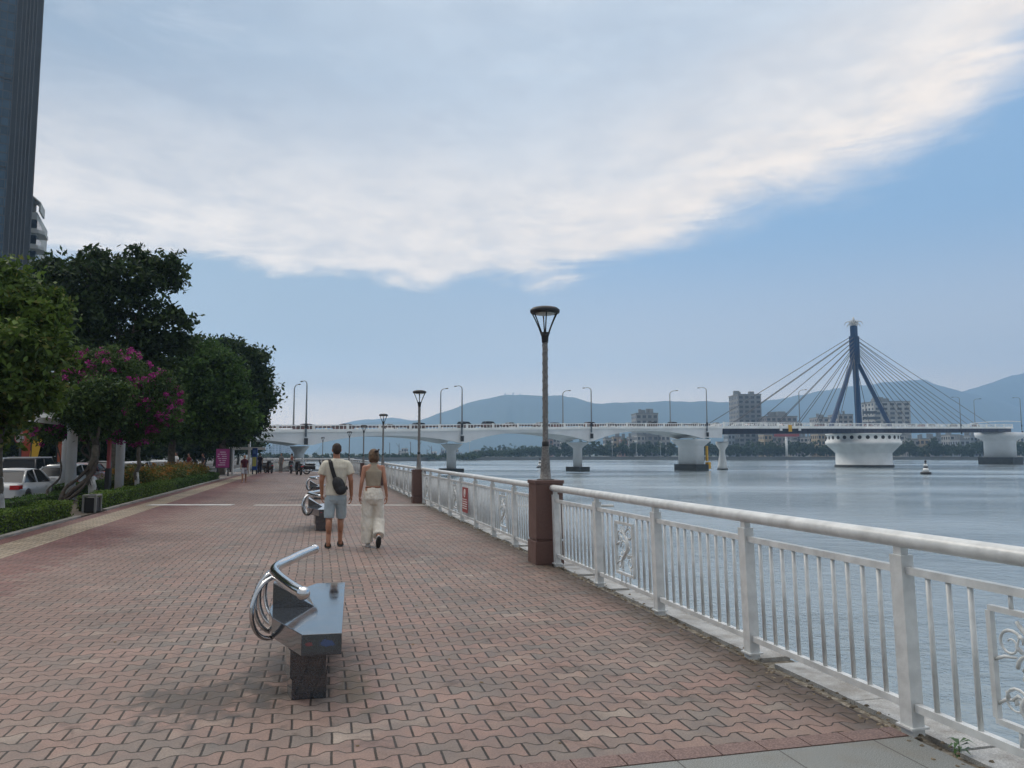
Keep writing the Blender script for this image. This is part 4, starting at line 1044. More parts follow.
def rel(base, px, py, Y):        # crown blob centre seen towards (px, py), relative to the trunk foot
    a = at(px, py, Y); return (a.x-base.x, a.y-base.y, a.z-base.z)
# nearest tree at the left edge
def crown(t, s, specs, z=-0.02):
    b = P(t, s, z); out = []
    for px, py, dY, r in specs:
        Y = b.y+dY; rr_ = r if not isinstance(r, tuple) else r[0]
        for k_ in range(4):
            a_ = random.Random(int(px*31+py*7+k_)).uniform(-0.6, PI+0.6); q_ = rr_*0.85; R_ = rr_*random.Random(int(px*3+py+k_)).uniform(0.22, 0.40)*Y/F_PX
            out.append((rel(b, px+q_*math.cos(a_), py-q_*math.sin(a_)*0.85, Y+random.Random(k_+px).uniform(-1, 1)*rr_*0.5*Y/F_PX), (R_, R_, R_*0.7)))
        out.append((rel(b, px, py, Y), tuple(k*Y/F_PX for k in ((r, r, r*0.85) if not isinstance(r, tuple) else (r[0], r[0], r[1])))))
    return out
tree('leafy_tree', 'mid-green tree at the left edge with a whitewashed trunk behind a black board', -7.3, 20.9,
     crown(-7.3, 20.9, [(-25, 330, 0, 55), (20, 312, 0.3, 40), (-5, 375, -0.6, 55), (38, 350, 0.2, 34), (-50, 300, 1, 50), (30, 395, 0.2, 30), (-20, 420, 0, 40), (8, 285, 0.5, 24), (-60, 370, 0, 50), (45, 322, 0.6, 25)]),
     40000, 0.165, 0.12, (-0.15, 0.1, 2.3), 3, L_mid, white=1.05, clump=0.30, shell=(0.35, 1.05), per=34)
# tall dark tree against the sky
tree('tall_tree', 'tall dark tree with an open top against the cloud, behind the flowering bush', -9.0, 38.6,
     crown(-9.0, 38.6, [(75, 300, 0, 38), (112, 283, 0, 38), (150, 283, 0, 28), (165, 330, 0, 26), (120, 330, 0.4, 44), (80, 350, 0, 48), (55, 275, 0.5, 24), (100, 262, 0, 15), (172, 268, 0, 13), (140, 262, 0, 16), (60, 320, 1, 45), (145, 360, 0, 34), (30, 300, 1.5, 30), (178, 345, 0, 13), (128, 385, 0.5, 40)], -0.4),
     36000, 0.25, 0.20, (0.1, 0.0, 4.0), 5, L_dark, clump=0.42, shell=(0.3, 1.05), z=-0.4, per=40)
tree('round_tree', 'round green tree with a forked grey trunk behind the orange planting', -8.5, 50,
     crown(-8.5, 50, [(180, 385, 0, 34), (212, 380, 0, 32), (160, 400, 0.4, 28), (228, 405, -0.3, 25), (195, 415, 0, 34), (240, 420, 0, 18), (165, 425, 0, 22), (205, 360, 0.5, 20), (150, 380, 0, 26)]),
     44000, 0.24, 0.22, (0.1, 0, 2.6), 7, L_deep, clump=0.45, wig=0.05, shell=(0.4, 1.05), per=36)
tree('dark_tree', 'dark tree farthest along the promenade, its crown touching the bridge', -7.0, 62,
     crown(-7.0, 62, [(215, 375, 0, 36), (240, 365, 0, 28), (205, 352, 0, 20), (250, 390, 0, 24), (232, 400, 0, 32), (262, 400, 0, 11), (222, 425, 0.4, 26), (250, 425, 0, 16), (228, 347, 0, 14), (195, 400, 0.5, 30)]),
     36000, 0.32, 0.28, (0, 0, 3.8), 9, L_dark, clump=0.60, z=-0.3, shell=(0.35, 1.05), per=36)
# smaller street trees and the dark mass across the road
for i, (px, s, t, lab_) in enumerate(((92, 28.7, -7.3, 'small street tree with a whitewashed trunk, left of the black planter box'), (140, 34.8, -7.2, 'slim street tree with a whitewashed foot in front of the white hatchback'))):
    b = P(t, s)
    c_ = crown(t, s, [(px-10, 405, 0, 24), (px+14, 398, 0, 22), (px, 420, 0.3, 20)])
    tree('street_tree', lab_, t, s, c_, 16000, 0.13, 0.085 if i else 0.12, (0.05, 0, 1.9), 13+i, L_boug, white=0.85, clump=0.3)
for i, (px, Yb, top, wd) in enumerate(((-40, 75, 400, 60), (20, 82, 402, 42), (65, 78, 405, 40), (105, 86, 405, 34), (140, 90, 408, 30), (172, 95, 412, 26), (205, 100, 420, 22), (120, 58, 415, 26), (70, 56, 410, 30), (215, 120, 432, 26), (238, 135, 440, 22), (195, 85, 425, 26))):
    b = at(px, 460, Yb); b.z = -0.3; R_ = wd*Yb/F_PX
    r = thing('background_tree', 'dark tree across the road, behind the parked cars', 'tree', b, 0, 'trees across the road')
    bl_ = [((0, 0, 1.6+(453-top)*Yb/F_PX*0.55), (R_, R_, (453-top)*Yb/F_PX*0.55)), ((R_*0.6, 0, 3.2), (R_*0.7, R_*0.7, 2.0)), ((-R_*0.6, 0, 3.0), (R_*0.7, R_*0.7, 2.0))]
    leaf_object('crown', leaf_cloud(bl_, 9000, 0.38, 40+i, (0.3, 1.0), 0.6), L_dark, r)
    branchy(r, (0, 0, 0), bl_, 0.2, (0, 0, 2.2), M_bark, 60+i)

# bougainvillea over its pergola
bg_ = P(-8.1, 31.2)
bs = crown(-8.1, 31.2, [(85, 385, 0, 34), (118, 378, 0, 32), (150, 400, 0, 27), (62, 410, 0, 28), (100, 410, -0.3, 36), (135, 420, 0, 28), (165, 415, 0, 16), (80, 362, 0, 16), (112, 360, 0, 14), (50, 430, 0, 18), (158, 385, 0, 14)])
bo = thing('bougainvillea', 'bougainvillea with magenta flowers spreading over two white columns', 'bougainvillea', bg_)
leaf_object('crown', leaf_cloud(bs, 60000, 0.10, 21, (0.5, 1.03), 0.27), L_boug, bo)
fb = [b for b in bs if b[0][0] > -2.2]
leaf_object('blossom', leaf_cloud(fb, 13000, 0.10, 22, (1.0, 1.13), 0.12, 24), L_mag, bo)
g = MB(); rg = random.Random(2)
def creeper(pxs, r0, r1, seed):
    rr = random.Random(seed); pts = []
    for i, (px, py) in enumerate(pxs):
        a = at(px, py, bg_.y-3.4+2.6*i/len(pxs))-bg_; pts.append(a+Vector((rr.uniform(-.04, .04), rr.uniform(-.1, .1), 0)))
    pts[0].z = 0.0; out = []
    for i in range(len(pts)-1):
        p0, p1, p2, p3 = pts[max(i-1, 0)], pts[i], pts[i+1], pts[min(i+2, len(pts)-1)]
        for k in range(4):
            u = k/4; out.append(0.5*((2*p1)+(-p0+p2)*u+(2*p0-5*p1+4*p2-p3)*u*u+(-p0+3*p1-3*p2+p3)*u**3))
    out.append(pts[-1]); m = len(out); g.tube(out, [r0+(r1-r0)*i/(m-1)+0.008*math.sin(i*1.7+seed) for i in range(m)], 8)
def vine(px0, py0, px1, py1, r0, r1, seed, bow=0.25):
    rr = random.Random(seed); a = at(px0, py0, bg_.y-3.2); b_ = at(px1, py1, bg_.y-0.3); pts = []
    for i in range(12):
        u = i/11; p_ = a.lerp(b_, u)-bg_
        pts.append(p_+Vector((bow*math.sin(u*PI*1.6+seed), 0.1*math.sin(u*7+seed), 0.06*math.sin(u*9+seed))))
    pts[0] = Vector((a.x-bg_.x, a.y-bg_.y, 0.0))
    g.tube(pts, [r0+(r1-r0)*i/11 for i in range(12)], 8)
creeper([(60, 502), (72, 491), (84, 482), (93, 470), (94, 455), (86, 440), (90, 422), (104, 400)], 0.085, 0.035, 1)
creeper([(61, 502), (67, 488), (80, 478), (90, 462), (82, 450), (95, 436), (99, 418)], 0.065, 0.03, 4)
creeper([(62, 502), (78, 493), (90, 478), (98, 462), (100, 445), (93, 430), (86, 410)], 0.055, 0.03, 7)
creeper([(46, 503), (50, 490), (58, 478), (61, 462), (56, 445)], 0.04, 0.02, 2)
g.build('trunk', mat('dark_bark', (0.045, 0.034, 0.026), 0.9, var=0.4, scale=9, bump=0.6, bscale=30), bo)
pg = thing('pergola', 'white pergola columns and beams carrying the bougainvillea', 'pergola', P(-8.3, 30.4), TH)
for (t, s) in ((-8.27, 29.8), (-7.6, 33.7), (-9.6, 33.9)):
    g = MB(); g.lathe([(0.165, 0), (0.165, 2.5), (0.22, 2.52), (0.22, 2.62)], (t+8.3, s-30.4, 0), 20); g.build('column', mat('white_column', (0.86, 0.87, 0.88), 0.6, var=0.06, scale=2), pg)
g = MB(); g.box((-0.65, 0.2, 2.7), (0.16, 5.8, 0.15)); g.box((0.3, 1.4, 2.74), (0.16, 5.4, 0.15))
for i in range(6): g.box((-0.2, -1.5+i*0.95, 2.9), (2.4, 0.09, 0.13))
g.build('beam', mat('white_column', (0.62, 0.63, 0.64), 0.6), pg)

# hedges
def hedge(name, label, t0, t1, s0, s1, h, lm, leaf=0.055, dens=900, top=None, seed=1, cat='hedge', group='clipped hedges along the kerb'):
    r = thing(name, label, cat, P((t0+t1)/2, s0, 0), TH, group); L_ = s1-s0; W_ = t1-t0
    n = int(dens*(L_*(W_+2*h)+2*W_*h)); rr = np.random.default_rng(seed)
    face = rr.choice(5, n, p=np.array([L_*W_, L_*h, L_*h, W_*h, W_*h])/(L_*(W_+2*h)+2*W_*h))
    u, v = rr.random(n), rr.random(n); p = np.zeros((n, 3))
    j = rr.normal(size=(n, 3))*0.022
    wav = 0.03*np.sin(u*L_*2.1+seed)+0.02*np.sin(u*L_*5.3)
    p[:, 0] = np.where(face == 0, (u*0+v-0.5)*W_, np.where(face == 1, -W_/2, np.where(face == 2, W_/2, (v-0.5)*W_)))
    p[:, 1] = np.where(face <= 2, u*L_, np.where(face == 3, 0, L_)); p[:, 2] = np.where(face == 0, h+wav, np.where(face <= 2, v*(h+wav), u*h))
    p += j
    a = rr.normal(size=(n, 3)); a /= np.linalg.norm(a, axis=1)[:, None]; b_ = np.cross(a, rr.normal(size=(n, 3))+np.array([0, 0, 1.0])); b_ /= np.linalg.norm(b_, axis=1)[:, None]
    s = (leaf*rr.uniform(0.6, 1.3, n))[:, None]
    leaf_object('leaves', np.stack([p-a*s*0.55, p+b_*s*0.3, p+a*s*0.55, p-b_*s*0.3], 1).reshape(-1, 3), lm, r)
    g = MB(); g.bbox(-W_/2+0.03, W_/2-0.03, 0.03, L_-0.03, 0, h-0.03); g.build('core', mat('hedge_inner', (0.02, 0.032, 0.010), 0.95, var=0.5, scale=14), r)
    return r
hedge('hedge', 'nearest clipped green hedge by the kerb at the left edge', -6.45, -5.95, 12, 21.7, 0.40, L_hedge, seed=2)
hedge('hedge', 'darker hedge behind the nearest one, at the foot of the white column', -8.9, -8.35, 19, 30.5, 0.24, L_deep, seed=3, dens=600)
hedge('hedge', 'clipped green hedge beyond the black planter box', -6.45, -5.95, 24.0, 36.6, 0.42, L_hedge, seed=4, dens=700)
hedge('hedge', 'farthest low hedge edging the orange planting', -6.5, -6.0, 36.9, 52.3, 0.40, L_deep, leaf=0.07, dens=420, seed=5)
hedge('hedge', 'low hedge along the road side behind the small street trees', -9.15, -8.75, 31, 46, 0.45, L_deep, leaf=0.07, dens=350, seed=6)
fbed = thing('flower_bed', 'bushy yellow-green flower bed with orange tops under the trees', 'flower bed', P(-7.6, 43.5), TH)
rr = np.random.default_rng(8); bl_ = []
for i in range(60):
    bl_.append(((rr.uniform(-1.1, 1.0), rr.uniform(-7.5, 8.5), rr.uniform(0.3, 0.62)), (0.5, 0.6, rr.uniform(0.3, 0.5))))
leaf_object('leaves', leaf_cloud(bl_, 34000, 0.11, 31, (0.5, 1.0), 0.22), L_grass, fbed)
leaf_object('blossom', leaf_cloud([((b[0][0], b[0][1], b[0][2]+0.28), (b[1][0], b[1][1], 0.22)) for b in bl_], 4500, 0.10, 32, (0.6, 1.0), 0.2), L_or, fbed)

# ------------------------------------------------------------------ people
def remeshed(name, mb, m, voxel, parent=None, smooth=3, fac=0.5, disp=0.0, dscale=0.15):
    me = mb.mesh(name, None); o = bpy.data.objects.new(name, me); C.objects.link(o)
    r = o.modifiers.new('r', 'REMESH'); r.mode = 'VOXEL'; r.voxel_size = voxel; r.use_smooth_shade = True
    s = o.modifiers.new('s', 'SMOOTH'); s.iterations = smooth; s.factor = fac
    dg = bpy.context.evaluated_depsgraph_get(); dg.update(); ev = o.evaluated_get(dg)
    me2 = bpy.data.meshes.new_from_object(ev); o.modifiers.clear(); o.data = me2; me2.name = name
    if disp:
        me2.update()
        for v in me2.vertices:
            n = mnoise.fractal(Vector((v.co.x/dscale, v.co.y/dscale, v.co.z/dscale*0.55)), 1.0, 2.0, 3)
            v.co += v.normal*n*disp
    me2.materials.clear(); me2.materials.append(m)
    if parent: o.parent = parent
    return o
def limb(mb, pts, rads, flat=1.0):
    for a, b_, ra, rb in zip(pts, pts[1:], rads, rads[1:]): mb.tube([a, b_], [ra, rb], 14)
    for p_, r_ in zip(pts, rads): mb.ell(p_, (r_, r_, r_), 14, 9)
def torso(mb, rings, n=24, sq=2.3):
    mb.loft([ell_ring(cx, cy, rx, ry, z, n, sq) for cx, cy, rx, ry, z in rings])
def hand(mb, wrist, dirn, side, s=1.0):
    """palm with four curled fingers and a thumb leaving its side; dirn points from wrist to knuckles"""
    d = Vector(dirn).normalized(); f = Vector((0, 1, 0)) - d*d.y; f.normalize(); o = Vector((-side, 0, 0)); o = (o-d*o.dot(d)).normalized()   # f: forward (thumb side), o: palm side
    w_ = Vector(wrist); c = w_+d*0.05*s
    M = Matrix((f, o, d)).transposed()
    mb.ell(c, (0.042*s, 0.019*s, 0.054*s), 14, 9, M)
    for k, (off, ln, r_) in enumerate(((0.030, 0.078, 0.0098), (0.010, 0.086, 0.0102), (-0.010, 0.079, 0.0098), (-0.029, 0.062, 0.0085))):
        b_ = w_+d*0.088*s+f*off*s
        p1 = b_+(d*0.93+o*0.30).normalized()*ln*0.45*s; p2 = p1+(d*0.72+o*0.70).normalized()*ln*0.32*s; p3 = p2+(d*0.35+o*0.92).normalized()*ln*0.25*s
        limb(mb, [w_+d*0.05*s+f*off*0.8*s, b_, p1, p2, p3], [r_*1.1*s, r_*s, r_*0.95*s, r_*0.88*s, r_*0.75*s])
    b_ = w_+d*0.022*s+f*0.030*s
    limb(mb, [b_, b_+(d*0.6+f*0.7+o*0.25).normalized()*0.038*s, b_+(d*0.75+f*0.45+o*0.4).normalized()*0.068*s, b_+(d*0.9+f*0.15+o*0.4).normalized()*0.092*s], [0.014*s, 0.0125*s, 0.0105*s, 0.009*s])
def head(mb, c, s=1.0, M=None):
    c = Vector(c)
    mb.ell(c, (0.074*s, 0.092*s, 0.098*s), 20, 14); mb.ell(c+Vector((0, 0.025, -0.055))*s, (0.056*s, 0.062*s, 0.06*s), 16, 10)
    mb.ell(c+Vector((0, 0.075, -0.098))*s, (0.026*s, 0.022*s, 0.02*s), 10, 6)
    mb.tube([c+Vector((0, 0.088, 0.012))*s, c+Vector((0, 0.112, -0.030))*s], [0.010*s, 0.016*s], 8)
    for sx in (-1, 1):
        mb.ell(c+Vector((sx*0.076, -0.004, -0.010))*s, (0.010*s, 0.020*s, 0.030*s), 10, 7)
        mb.ell(c+Vector((sx*0.030, 0.080, 0.004))*s, (0.013*s, 0.010*s, 0.009*s), 8, 6)
    mb.ell(c+Vector((0, 0.090, -0.058))*s, (0.024*s, 0.010*s, 0.008*s), 8, 6)
def skin_mat(name, c): 
    m = mat(name, c, 0.55, var=0.08, scale=9); m.node_tree.nodes['Principled BSDF'].inputs['Subsurface Weight'].default_value = 0.05; return m
SK1 = skin_mat('tanned_skin', (0.36, 0.17, 0.10)); SK2 = skin_mat('sunburnt_skin', (0.40, 0.20, 0.13)); SK3 = skin_mat('warm_skin', (0.30, 0.16, 0.10))
def cloth(name, c, bump=0.5, sc_=28, var=0.10): return mat(name, c, 0.9, var=var, scale=10, bump=bump, bscale=sc_, spec=0.15)

# man: cream T-shirt, pale denim shorts, black sling bag
mp = P(0.33, 13.72); man = thing('person', 'man walking away in a cream T-shirt and pale denim shorts with a black sling bag', 'person', mp, TH+0.02, 'couple walking away along the promenade')
b = MB()
torso(b, [(0, 0, .150, .100, .86), (0, 0, .165, .105, .95), (0, 0, .150, .095, 1.08), (0, 0, .165, .105, 1.22), (0, 0, .185, .11, 1.36), (0, 0, .165, .09, 1.46), (0, .005, .075, .06, 1.51)])
b.tube([(0, 0, 1.46), (0, 0.012, 1.60)], [0.062, 0.056], 14); head(b, (0.0, 0.02, 1.668))
limb(b, [(-.185, 0, 1.425), (-.245, -.02, 1.14), (-.235, .05, .90)], [.055, .042, .029]); hand(b, (-.235, .05, .90), (0.02, .12, -1), -1)
limb(b, [(.185, 0, 1.425), (.245, -.05, 1.14), (.262, .02, .88)], [.055, .042, .029]); hand(b, (.262, .02, .88), (0.02, .1, -1), 1)
limb(b, [(-.09, 0, .90), (-.105, .03, .50), (-.115, -.10, .085)], [.088, .058, .036]); limb(b, [(.09, 0, .90), (.095, .14, .50), (.09, .12, .10)], [.088, .058, .036])
b.ell((-.113, -.09, .36), (.053, .055, .12)); b.ell((.093, .09, .36), (.053, .055, .12))
for x, y, z, pit in ((-.118, -.02, .045, 0.0), (.10, .20, .05, 0.0)):
    b.ell((x, y, z), (.043, .115, .032), 14, 8); b.ell((x, y-.075, z+.012), (.034, .035, .04), 12, 8)
    for k in range(5): b.ell((x-.032+k*.016, y+.118-abs(k-1)*.006, z-.008), (.010, .018, .010), 8, 5)
remeshed('body', b, SK1, 0.0075, man, 2)
t_ = MB(); torso(t_, [(0, -.002, .182, .128, .885), (0, 0, .180, .125, .95), (0, 0, .166, .112, 1.08), (0, 0, .182, .122, 1.22), (0, 0, .205, .126, 1.36), (0, 0, .190, .105, 1.455), (0, .004, .100, .075, 1.505), (0, .006, .066, .062, 1.515)])
for sx, ey in ((-1, -.012), (1, -.03)): t_.tube([(sx*.165, 0, 1.425), (sx*.205, ey*.3, 1.36), (sx*.247, ey, 1.235)], [.075, .078, .070], 16); t_.ell((sx*.178, 0, 1.42), (.072, .07, .066))
remeshed('tshirt', t_, cloth('cream_cotton', (0.60, 0.57, 0.48)), 0.009, man, 4, disp=0.007, dscale=0.09)
t_ = MB(); torso(t_, [(0, .01, .145, .09, .74), (0, 0, .175, .120, .81), (0, 0, .172, .122, .90), (0, 0, .165, .115, .945)])
t_.tube([(-.088, 0, .84), (-.100, .015, .66), (-.108, .02, .50)], [.095, .092, .088], 18); t_.tube([(.088, 0, .84), (.097, .06, .66), (.100, .12, .50)], [.095, .092, .088], 18)
remeshed('shorts', t_, cloth('pale_denim', (0.38, 0.46, 0.50), sc_=40), 0.009, man, 6, disp=0.006, dscale=0.08)
t_ = MB(); t_.ell((0, .008, 1.695), (.080, .098, .086), 20, 12); t_.ell((0, -.035, 1.66), (.074, .062, .075), 16, 10)
remeshed('hair', t_, mat('dark_brown_hair', (0.035, 0.020, 0.013), 0.7, bump=0.8, bscale=160), 0.007, man, 1, disp=0.004, dscale=0.02)
bgm = thing('sling_bag', 'black sling bag worn low across the man\'s back', 'bag', mp, TH+0.02)
t_ = MB(); Mr = Matrix.Rotation(-0.42, 3, 'Y'); t_.ell((.04, -.165, 1.06), (.105, .055, .155), 18, 12, Mr); t_.ell((.075, -.175, .985), (.10, .055, .09), 16, 10, Mr)
remeshed('pouch', t_, mat('black_nylon', (0.016, 0.017, 0.02), 0.55, bump=0.4, bscale=30), 0.010, bgm, 3)
t_ = MB()
def strap(mb, pts, w_=0.034, th=0.008):
    rs = []
    for i, p_ in enumerate(pts):
        p_ = Vector(p_); t0 = (Vector(pts[min(i+1, len(pts)-1)])-Vector(pts[max(i-1, 0)])).normalized(); n_ = Vector((0, -1, 0)) if p_.y < 0 else Vector((0, 1, 0))
        if abs(p_.y) < 0.06: n_ = Vector((0, 0, 1)) if p_.z > 1.4 else Vector((1, 0, 0))
        n_ = (n_-t0*n_.dot(t0)).normalized(); s_ = t0.cross(n_); rs.append([p_+s_*w_-n_*th, p_+s_*w_+n_*th, p_-s_*w_+n_*th, p_-s_*w_-n_*th])
    mb.loft(rs, smooth=False)
strap(t_, [(-.02, -.165, 1.16), (-.055, -.150, 1.26), (-.085, -.135, 1.36), (-.105, -.10, 1.45), (-.11, -.03, 1.495), (-.11, .05, 1.49)])
strap(t_, [(-.11, .05, 1.49), (-.09, .12, 1.42), (0, .135, 1.25), (.10, .130, 1.10), (.185, .06, 1.0)])
strap(t_, [(.11, -.17, .99), (.15, -.13, .99), (.19, -.05, .995), (.195, .03, 1.0)], 0.015)
t_.build('strap', mat('black_webbing', (0.012, 0.012, 0.014), 0.8), bgm)
t_ = MB()
for x, y, z in ((-.118, -.02, .0), (.10, .20, .0)):
    t_.loft([ell_ring(x, y, .047, .14, z, 18), ell_ring(x, y, .049, .142, z+.022, 18)])
    for dy in (-.06, .05): t_.tube([(x-.046, y+dy, z+.02), (x-.035, y+dy, z+.072), (x, y+dy, z+.086), (x+.035, y+dy, z+.072), (x+.046, y+dy, z+.02)], [.012]*5, 6)
o = t_.build('sandals', mat('dark_rubber', (0.03, 0.032, 0.03), 0.8), man)

# woman: short hair, sleeveless beige top, pale wide trousers
wp = P(0.96, 13.66); wom = thing('person', 'woman walking away in a sleeveless beige top and wide off-white trousers', 'person', wp, TH+0.03, 'couple walking away along the promenade')
b = MB()
torso(b, [(0, 0, .150, .105, .86), (0, 0, .155, .11, .93), (0, 0, .118, .085, 1.06), (0, 0, .130, .09, 1.18), (0, 0, .148, .10, 1.29), (0, 0, .135, .075, 1.385), (0, .004, .06, .05, 1.43)])
b.tube([(0, 0, 1.39), (0, 0.012, 1.51)], [0.052, 0.046], 14); head(b, (0.0, 0.02, 1.575), 0.95)
limb(b, [(-.155, 0, 1.355), (-.205, -.03, 1.09), (-.225, .03, .865)], [.042, .034, .024]); hand(b, (-.225, .03, .865), (-.02, .12, -1), -1, .92)
limb(b, [(.155, 0, 1.355), (.198, -.05, 1.09), (.235, .02, .86)], [.042, .034, .024]); hand(b, (.235, .02, .86), (.05, .12, -1), 1, .92)
limb(b, [(-.08, 0, .88), (-.085, .04, .48), (-.075, .03, .09)], [.088, .056, .034]); limb(b, [(.08, 0, .88), (.085, .06, .48), (.075, -.24, .20)], [.088, .056, .034])
b.ell((-.072, .09, .045), (.038, .10, .035)); b.ell((.075, -.25, .13), (.030, .035, .055))
remeshed('body', b, SK2, 0.0075, wom, 2)
t_ = MB(); torso(t_, [(0, 0, .124, .090, 1.035), (0, 0, .128, .092, 1.10), (0, 0, .142, .102, 1.20), (0, 0, .150, .108, 1.29), (0, 0, .105, .085, 1.37), (0, .004, .070, .060, 1.43), (0, .006, .056, .052, 1.445)])
remeshed('tank_top', t_, cloth('beige_knit', (0.36, 0.31, 0.24), bump=0.3, sc_=90), 0.009, wom, 2, disp=0.003, dscale=0.07)
t_ = MB(); torso(t_, [(0, .0, .135, .09, .72), (0, -.008, .176, .132, .82), (0, 0, .165, .125, .93), (0, 0, .132, .098, 1.015)])
t_.tube([(-.085, 0, .85), (-.100, .02, .66), (-.105, .03, .45), (-.095, .01, .22), (-.085, .02, .07)], [.095, .100, .100, .098, .100], 18)
t_.tube([(.085, 0, .85), (.100, .03, .66), (.100, .04, .46), (.090, -.08, .30), (.080, -.20, .20)], [.095, .100, .100, .100, .098], 18)
remeshed('trousers', t_, cloth('off_white_linen', (0.70, 0.66, 0.58), bump=0.6, sc_=18), 0.009, wom, 7, disp=0.013, dscale=0.085)
t_ = MB(); t_.lathe([(.1, 0), (.1, .022)], n=4); t_ = MB(); t_.loft([ell_ring(0, 0, .138, .104, 1.005, 28), ell_ring(0, 0, .136, .102, 1.028, 28)]); t_.build('belt', mat('tan_leather', (0.20, 0.075, 0.035), 0.6), wom)
t_ = MB(); t_.ell((0, .004, 1.595), (.088, .098, .088), 20, 12); t_.ell((0, -.045, 1.545), (.088, .065, .088), 18, 12); t_.ell((-.055, -.01, 1.52), (.036, .07, .075)); t_.ell((.055, -.01, 1.52), (.036, .07, .075))
remeshed('hair', t_, mat('brown_hair', (0.15, 0.09, 0.05), 0.6, var=0.5, scale=25, bump=0.9, bscale=140), 0.007, wom, 1, disp=0.007, dscale=0.025)
t_ = MB(); t_.ell((.035, -.105, 1.64), (.040, .022, .022)); t_.ell((.075, -.07, 1.665), (.018, .03, .015)); t_.build('hair_clip', mat('tortoiseshell', (0.02, 0.012, 0.01), 0.35), wom)
t_ = MB(); t_.loft([ell_ring(-.072, .08, .044, .135, 0, 18), ell_ring(-.072, .08, .046, .137, .028, 18)], smooth=True); t_.ell((-.072, .09, .05), (.044, .118, .045)); t_.ell((-.072, -.0, .07), (.038, .05, .05))
M2 = Matrix.Rotation(-1.05, 3, 'X'); t_.ell((.075, -.235, .115), (.046, .125, .042), 16, 10, M2)
t_.build('sneakers', mat('white_canvas', (0.55, 0.54, 0.52), 0.7), wom)
t_ = MB(); M3 = Matrix.Rotation(-1.05, 3, 'X'); t_.ell((.075, -.268, .100), (.047, .130, .026), 16, 8, M3); t_.build('shoe_sole', mat('dark_sole', (0.03, 0.03, 0.03), 0.8), wom)

def small_person(name, label, pos, rz, top, bottom, hairc, skinm, h=1.66, stride=0.12, arms=0.0, group=None, long=False, sit=False, z=0.0):
    k = h/1.7; r = thing(name, label, 'person', (pos.x, pos.y, z), rz, group)
    b = MB(); hz_ = 0.0
    torso(b, [(0, 0, .14, .10, .86), (0, 0, .125, .09, 1.05), (0, 0, .15, .10, 1.28), (0, 0, .13, .08, 1.38), (0, 0, .06, .05, 1.43)])
    b.tube([(0, 0, 1.39), (0, .01, 1.52)], [.052, .046], 10); head(b, (0, .02, 1.58), .97)
    for sx in (-1, 1):
        limb(b, [(sx*.155, 0, 1.355), (sx*.20, -.03+arms*sx*.1, 1.09), (sx*.20, .08+arms*sx*.12, .87)], [.045, .036, .026]); hand(b, (sx*.20, .08+arms*sx*.12, .87), (0, .15, -1), sx, .95)
        limb(b, [(sx*.08, 0, .88), (sx*.085, sx*stride*.6+.04, .48), (sx*.08, sx*stride, .09)], [.085, .055, .036]); b.ell((sx*.08, sx*stride+.06, .04), (.04, .12, .036))
    o = remeshed('body', b, skinm, 0.014, r, 2)
    t_ = MB(); torso(t_, [(0, 0, .155, .115, .88), (0, 0, .145, .105, 1.05), (0, 0, .165, .115, 1.28), (0, 0, .15, .095, 1.38), (0, 0, .07, .06, 1.43)])
    for sx in (-1, 1): t_.tube([(sx*.14, 0, 1.35), (sx*.195, -.01, 1.20)], [.065, .06], 12)
    remeshed('shirt', t_, top, 0.016, r, 2)
    t_ = MB(); torso(t_, [(0, 0, .16, .12, .76), (0, 0, .15, .11, .93)]); zl = .10 if long else .52
    for sx in (-1, 1):
        e = (sx*.08, sx*stride, .11) if long else (sx*.085, sx*stride*.55+.04, .52)
        t_.tube([(sx*.08, 0, .86), (sx*.085, sx*stride*.6+.04, .50), e] if long else [(sx*.08, 0, .86), e], [.095, .075, .06] if long else [.095, .085], 12)
    remeshed('trousers', t_, bottom, 0.016, r, 2)
    t_ = MB(); t_.ell((0, .0, 1.605), (.082, .092, .08), 14, 9); t_.ell((0, -.04, 1.57), (.075, .06, .08), 12, 8); t_.build('hair', hairc, r)
    r.scale = (k, k, k); return r
HB = mat('black_hair', (0.012, 0.010, 0.010), 0.6)
small_person('person', 'walker in a dark maroon top and pale shorts coming along the left kerb', at(244, 482.0, 43.0), TH+PI, cloth('maroon_cotton', (0.07, 0.018, 0.03)), cloth('pale_cotton', (0.35, 0.36, 0.40)), HB, SK3, 1.55, 0.2)
small_person('person', 'person in loose pale grey clothes standing at the far end railing', at(281, 472, 65), TH+2.6, cloth('grey_cotton', (0.22, 0.21, 0.20)), cloth('grey_cotton', (0.22, 0.21, 0.20)), HB, SK3, 1.65, 0.03, long=True)
small_person('person', 'person in white top and blue trousers beside the forked grey tree trunk', Vector((P(-9.0, 55).x, P(-9.0, 55).y, 0)), TH+2.2, M_wt, cloth('blue_cotton', (0.03, 0.07, 0.25)), HB, SK3, 1.7, 0.05, long=True)
for i, (t, s, rz_, c_, l_) in enumerate(((-4.35, 64, 0.3, (0.03, 0.03, 0.04), 'dark-clothed person beside the parked motorbikes, left of the man'), (-2.0, 66.2, 1.5, (0.25, 0.09, 0.07), 'person in a reddish top among the motorbikes behind the man'), (-8.6, 57.5, 2.6, (0.12, 0.03, 0.035), 'person in dark red beside the white gate frame'), (-7.8, 58.4, 2.4, (0.05, 0.05, 0.06), 'person in dark clothes just left of the blue banner'))):
    p_ = P(t, s); small_person('person', l_, p_, rz_, cloth('cotton_%d' % (i+3), c_), cloth('dark_cotton', (0.03, 0.03, 0.045)), HB, SK3, 1.62, 0.06, long=True)

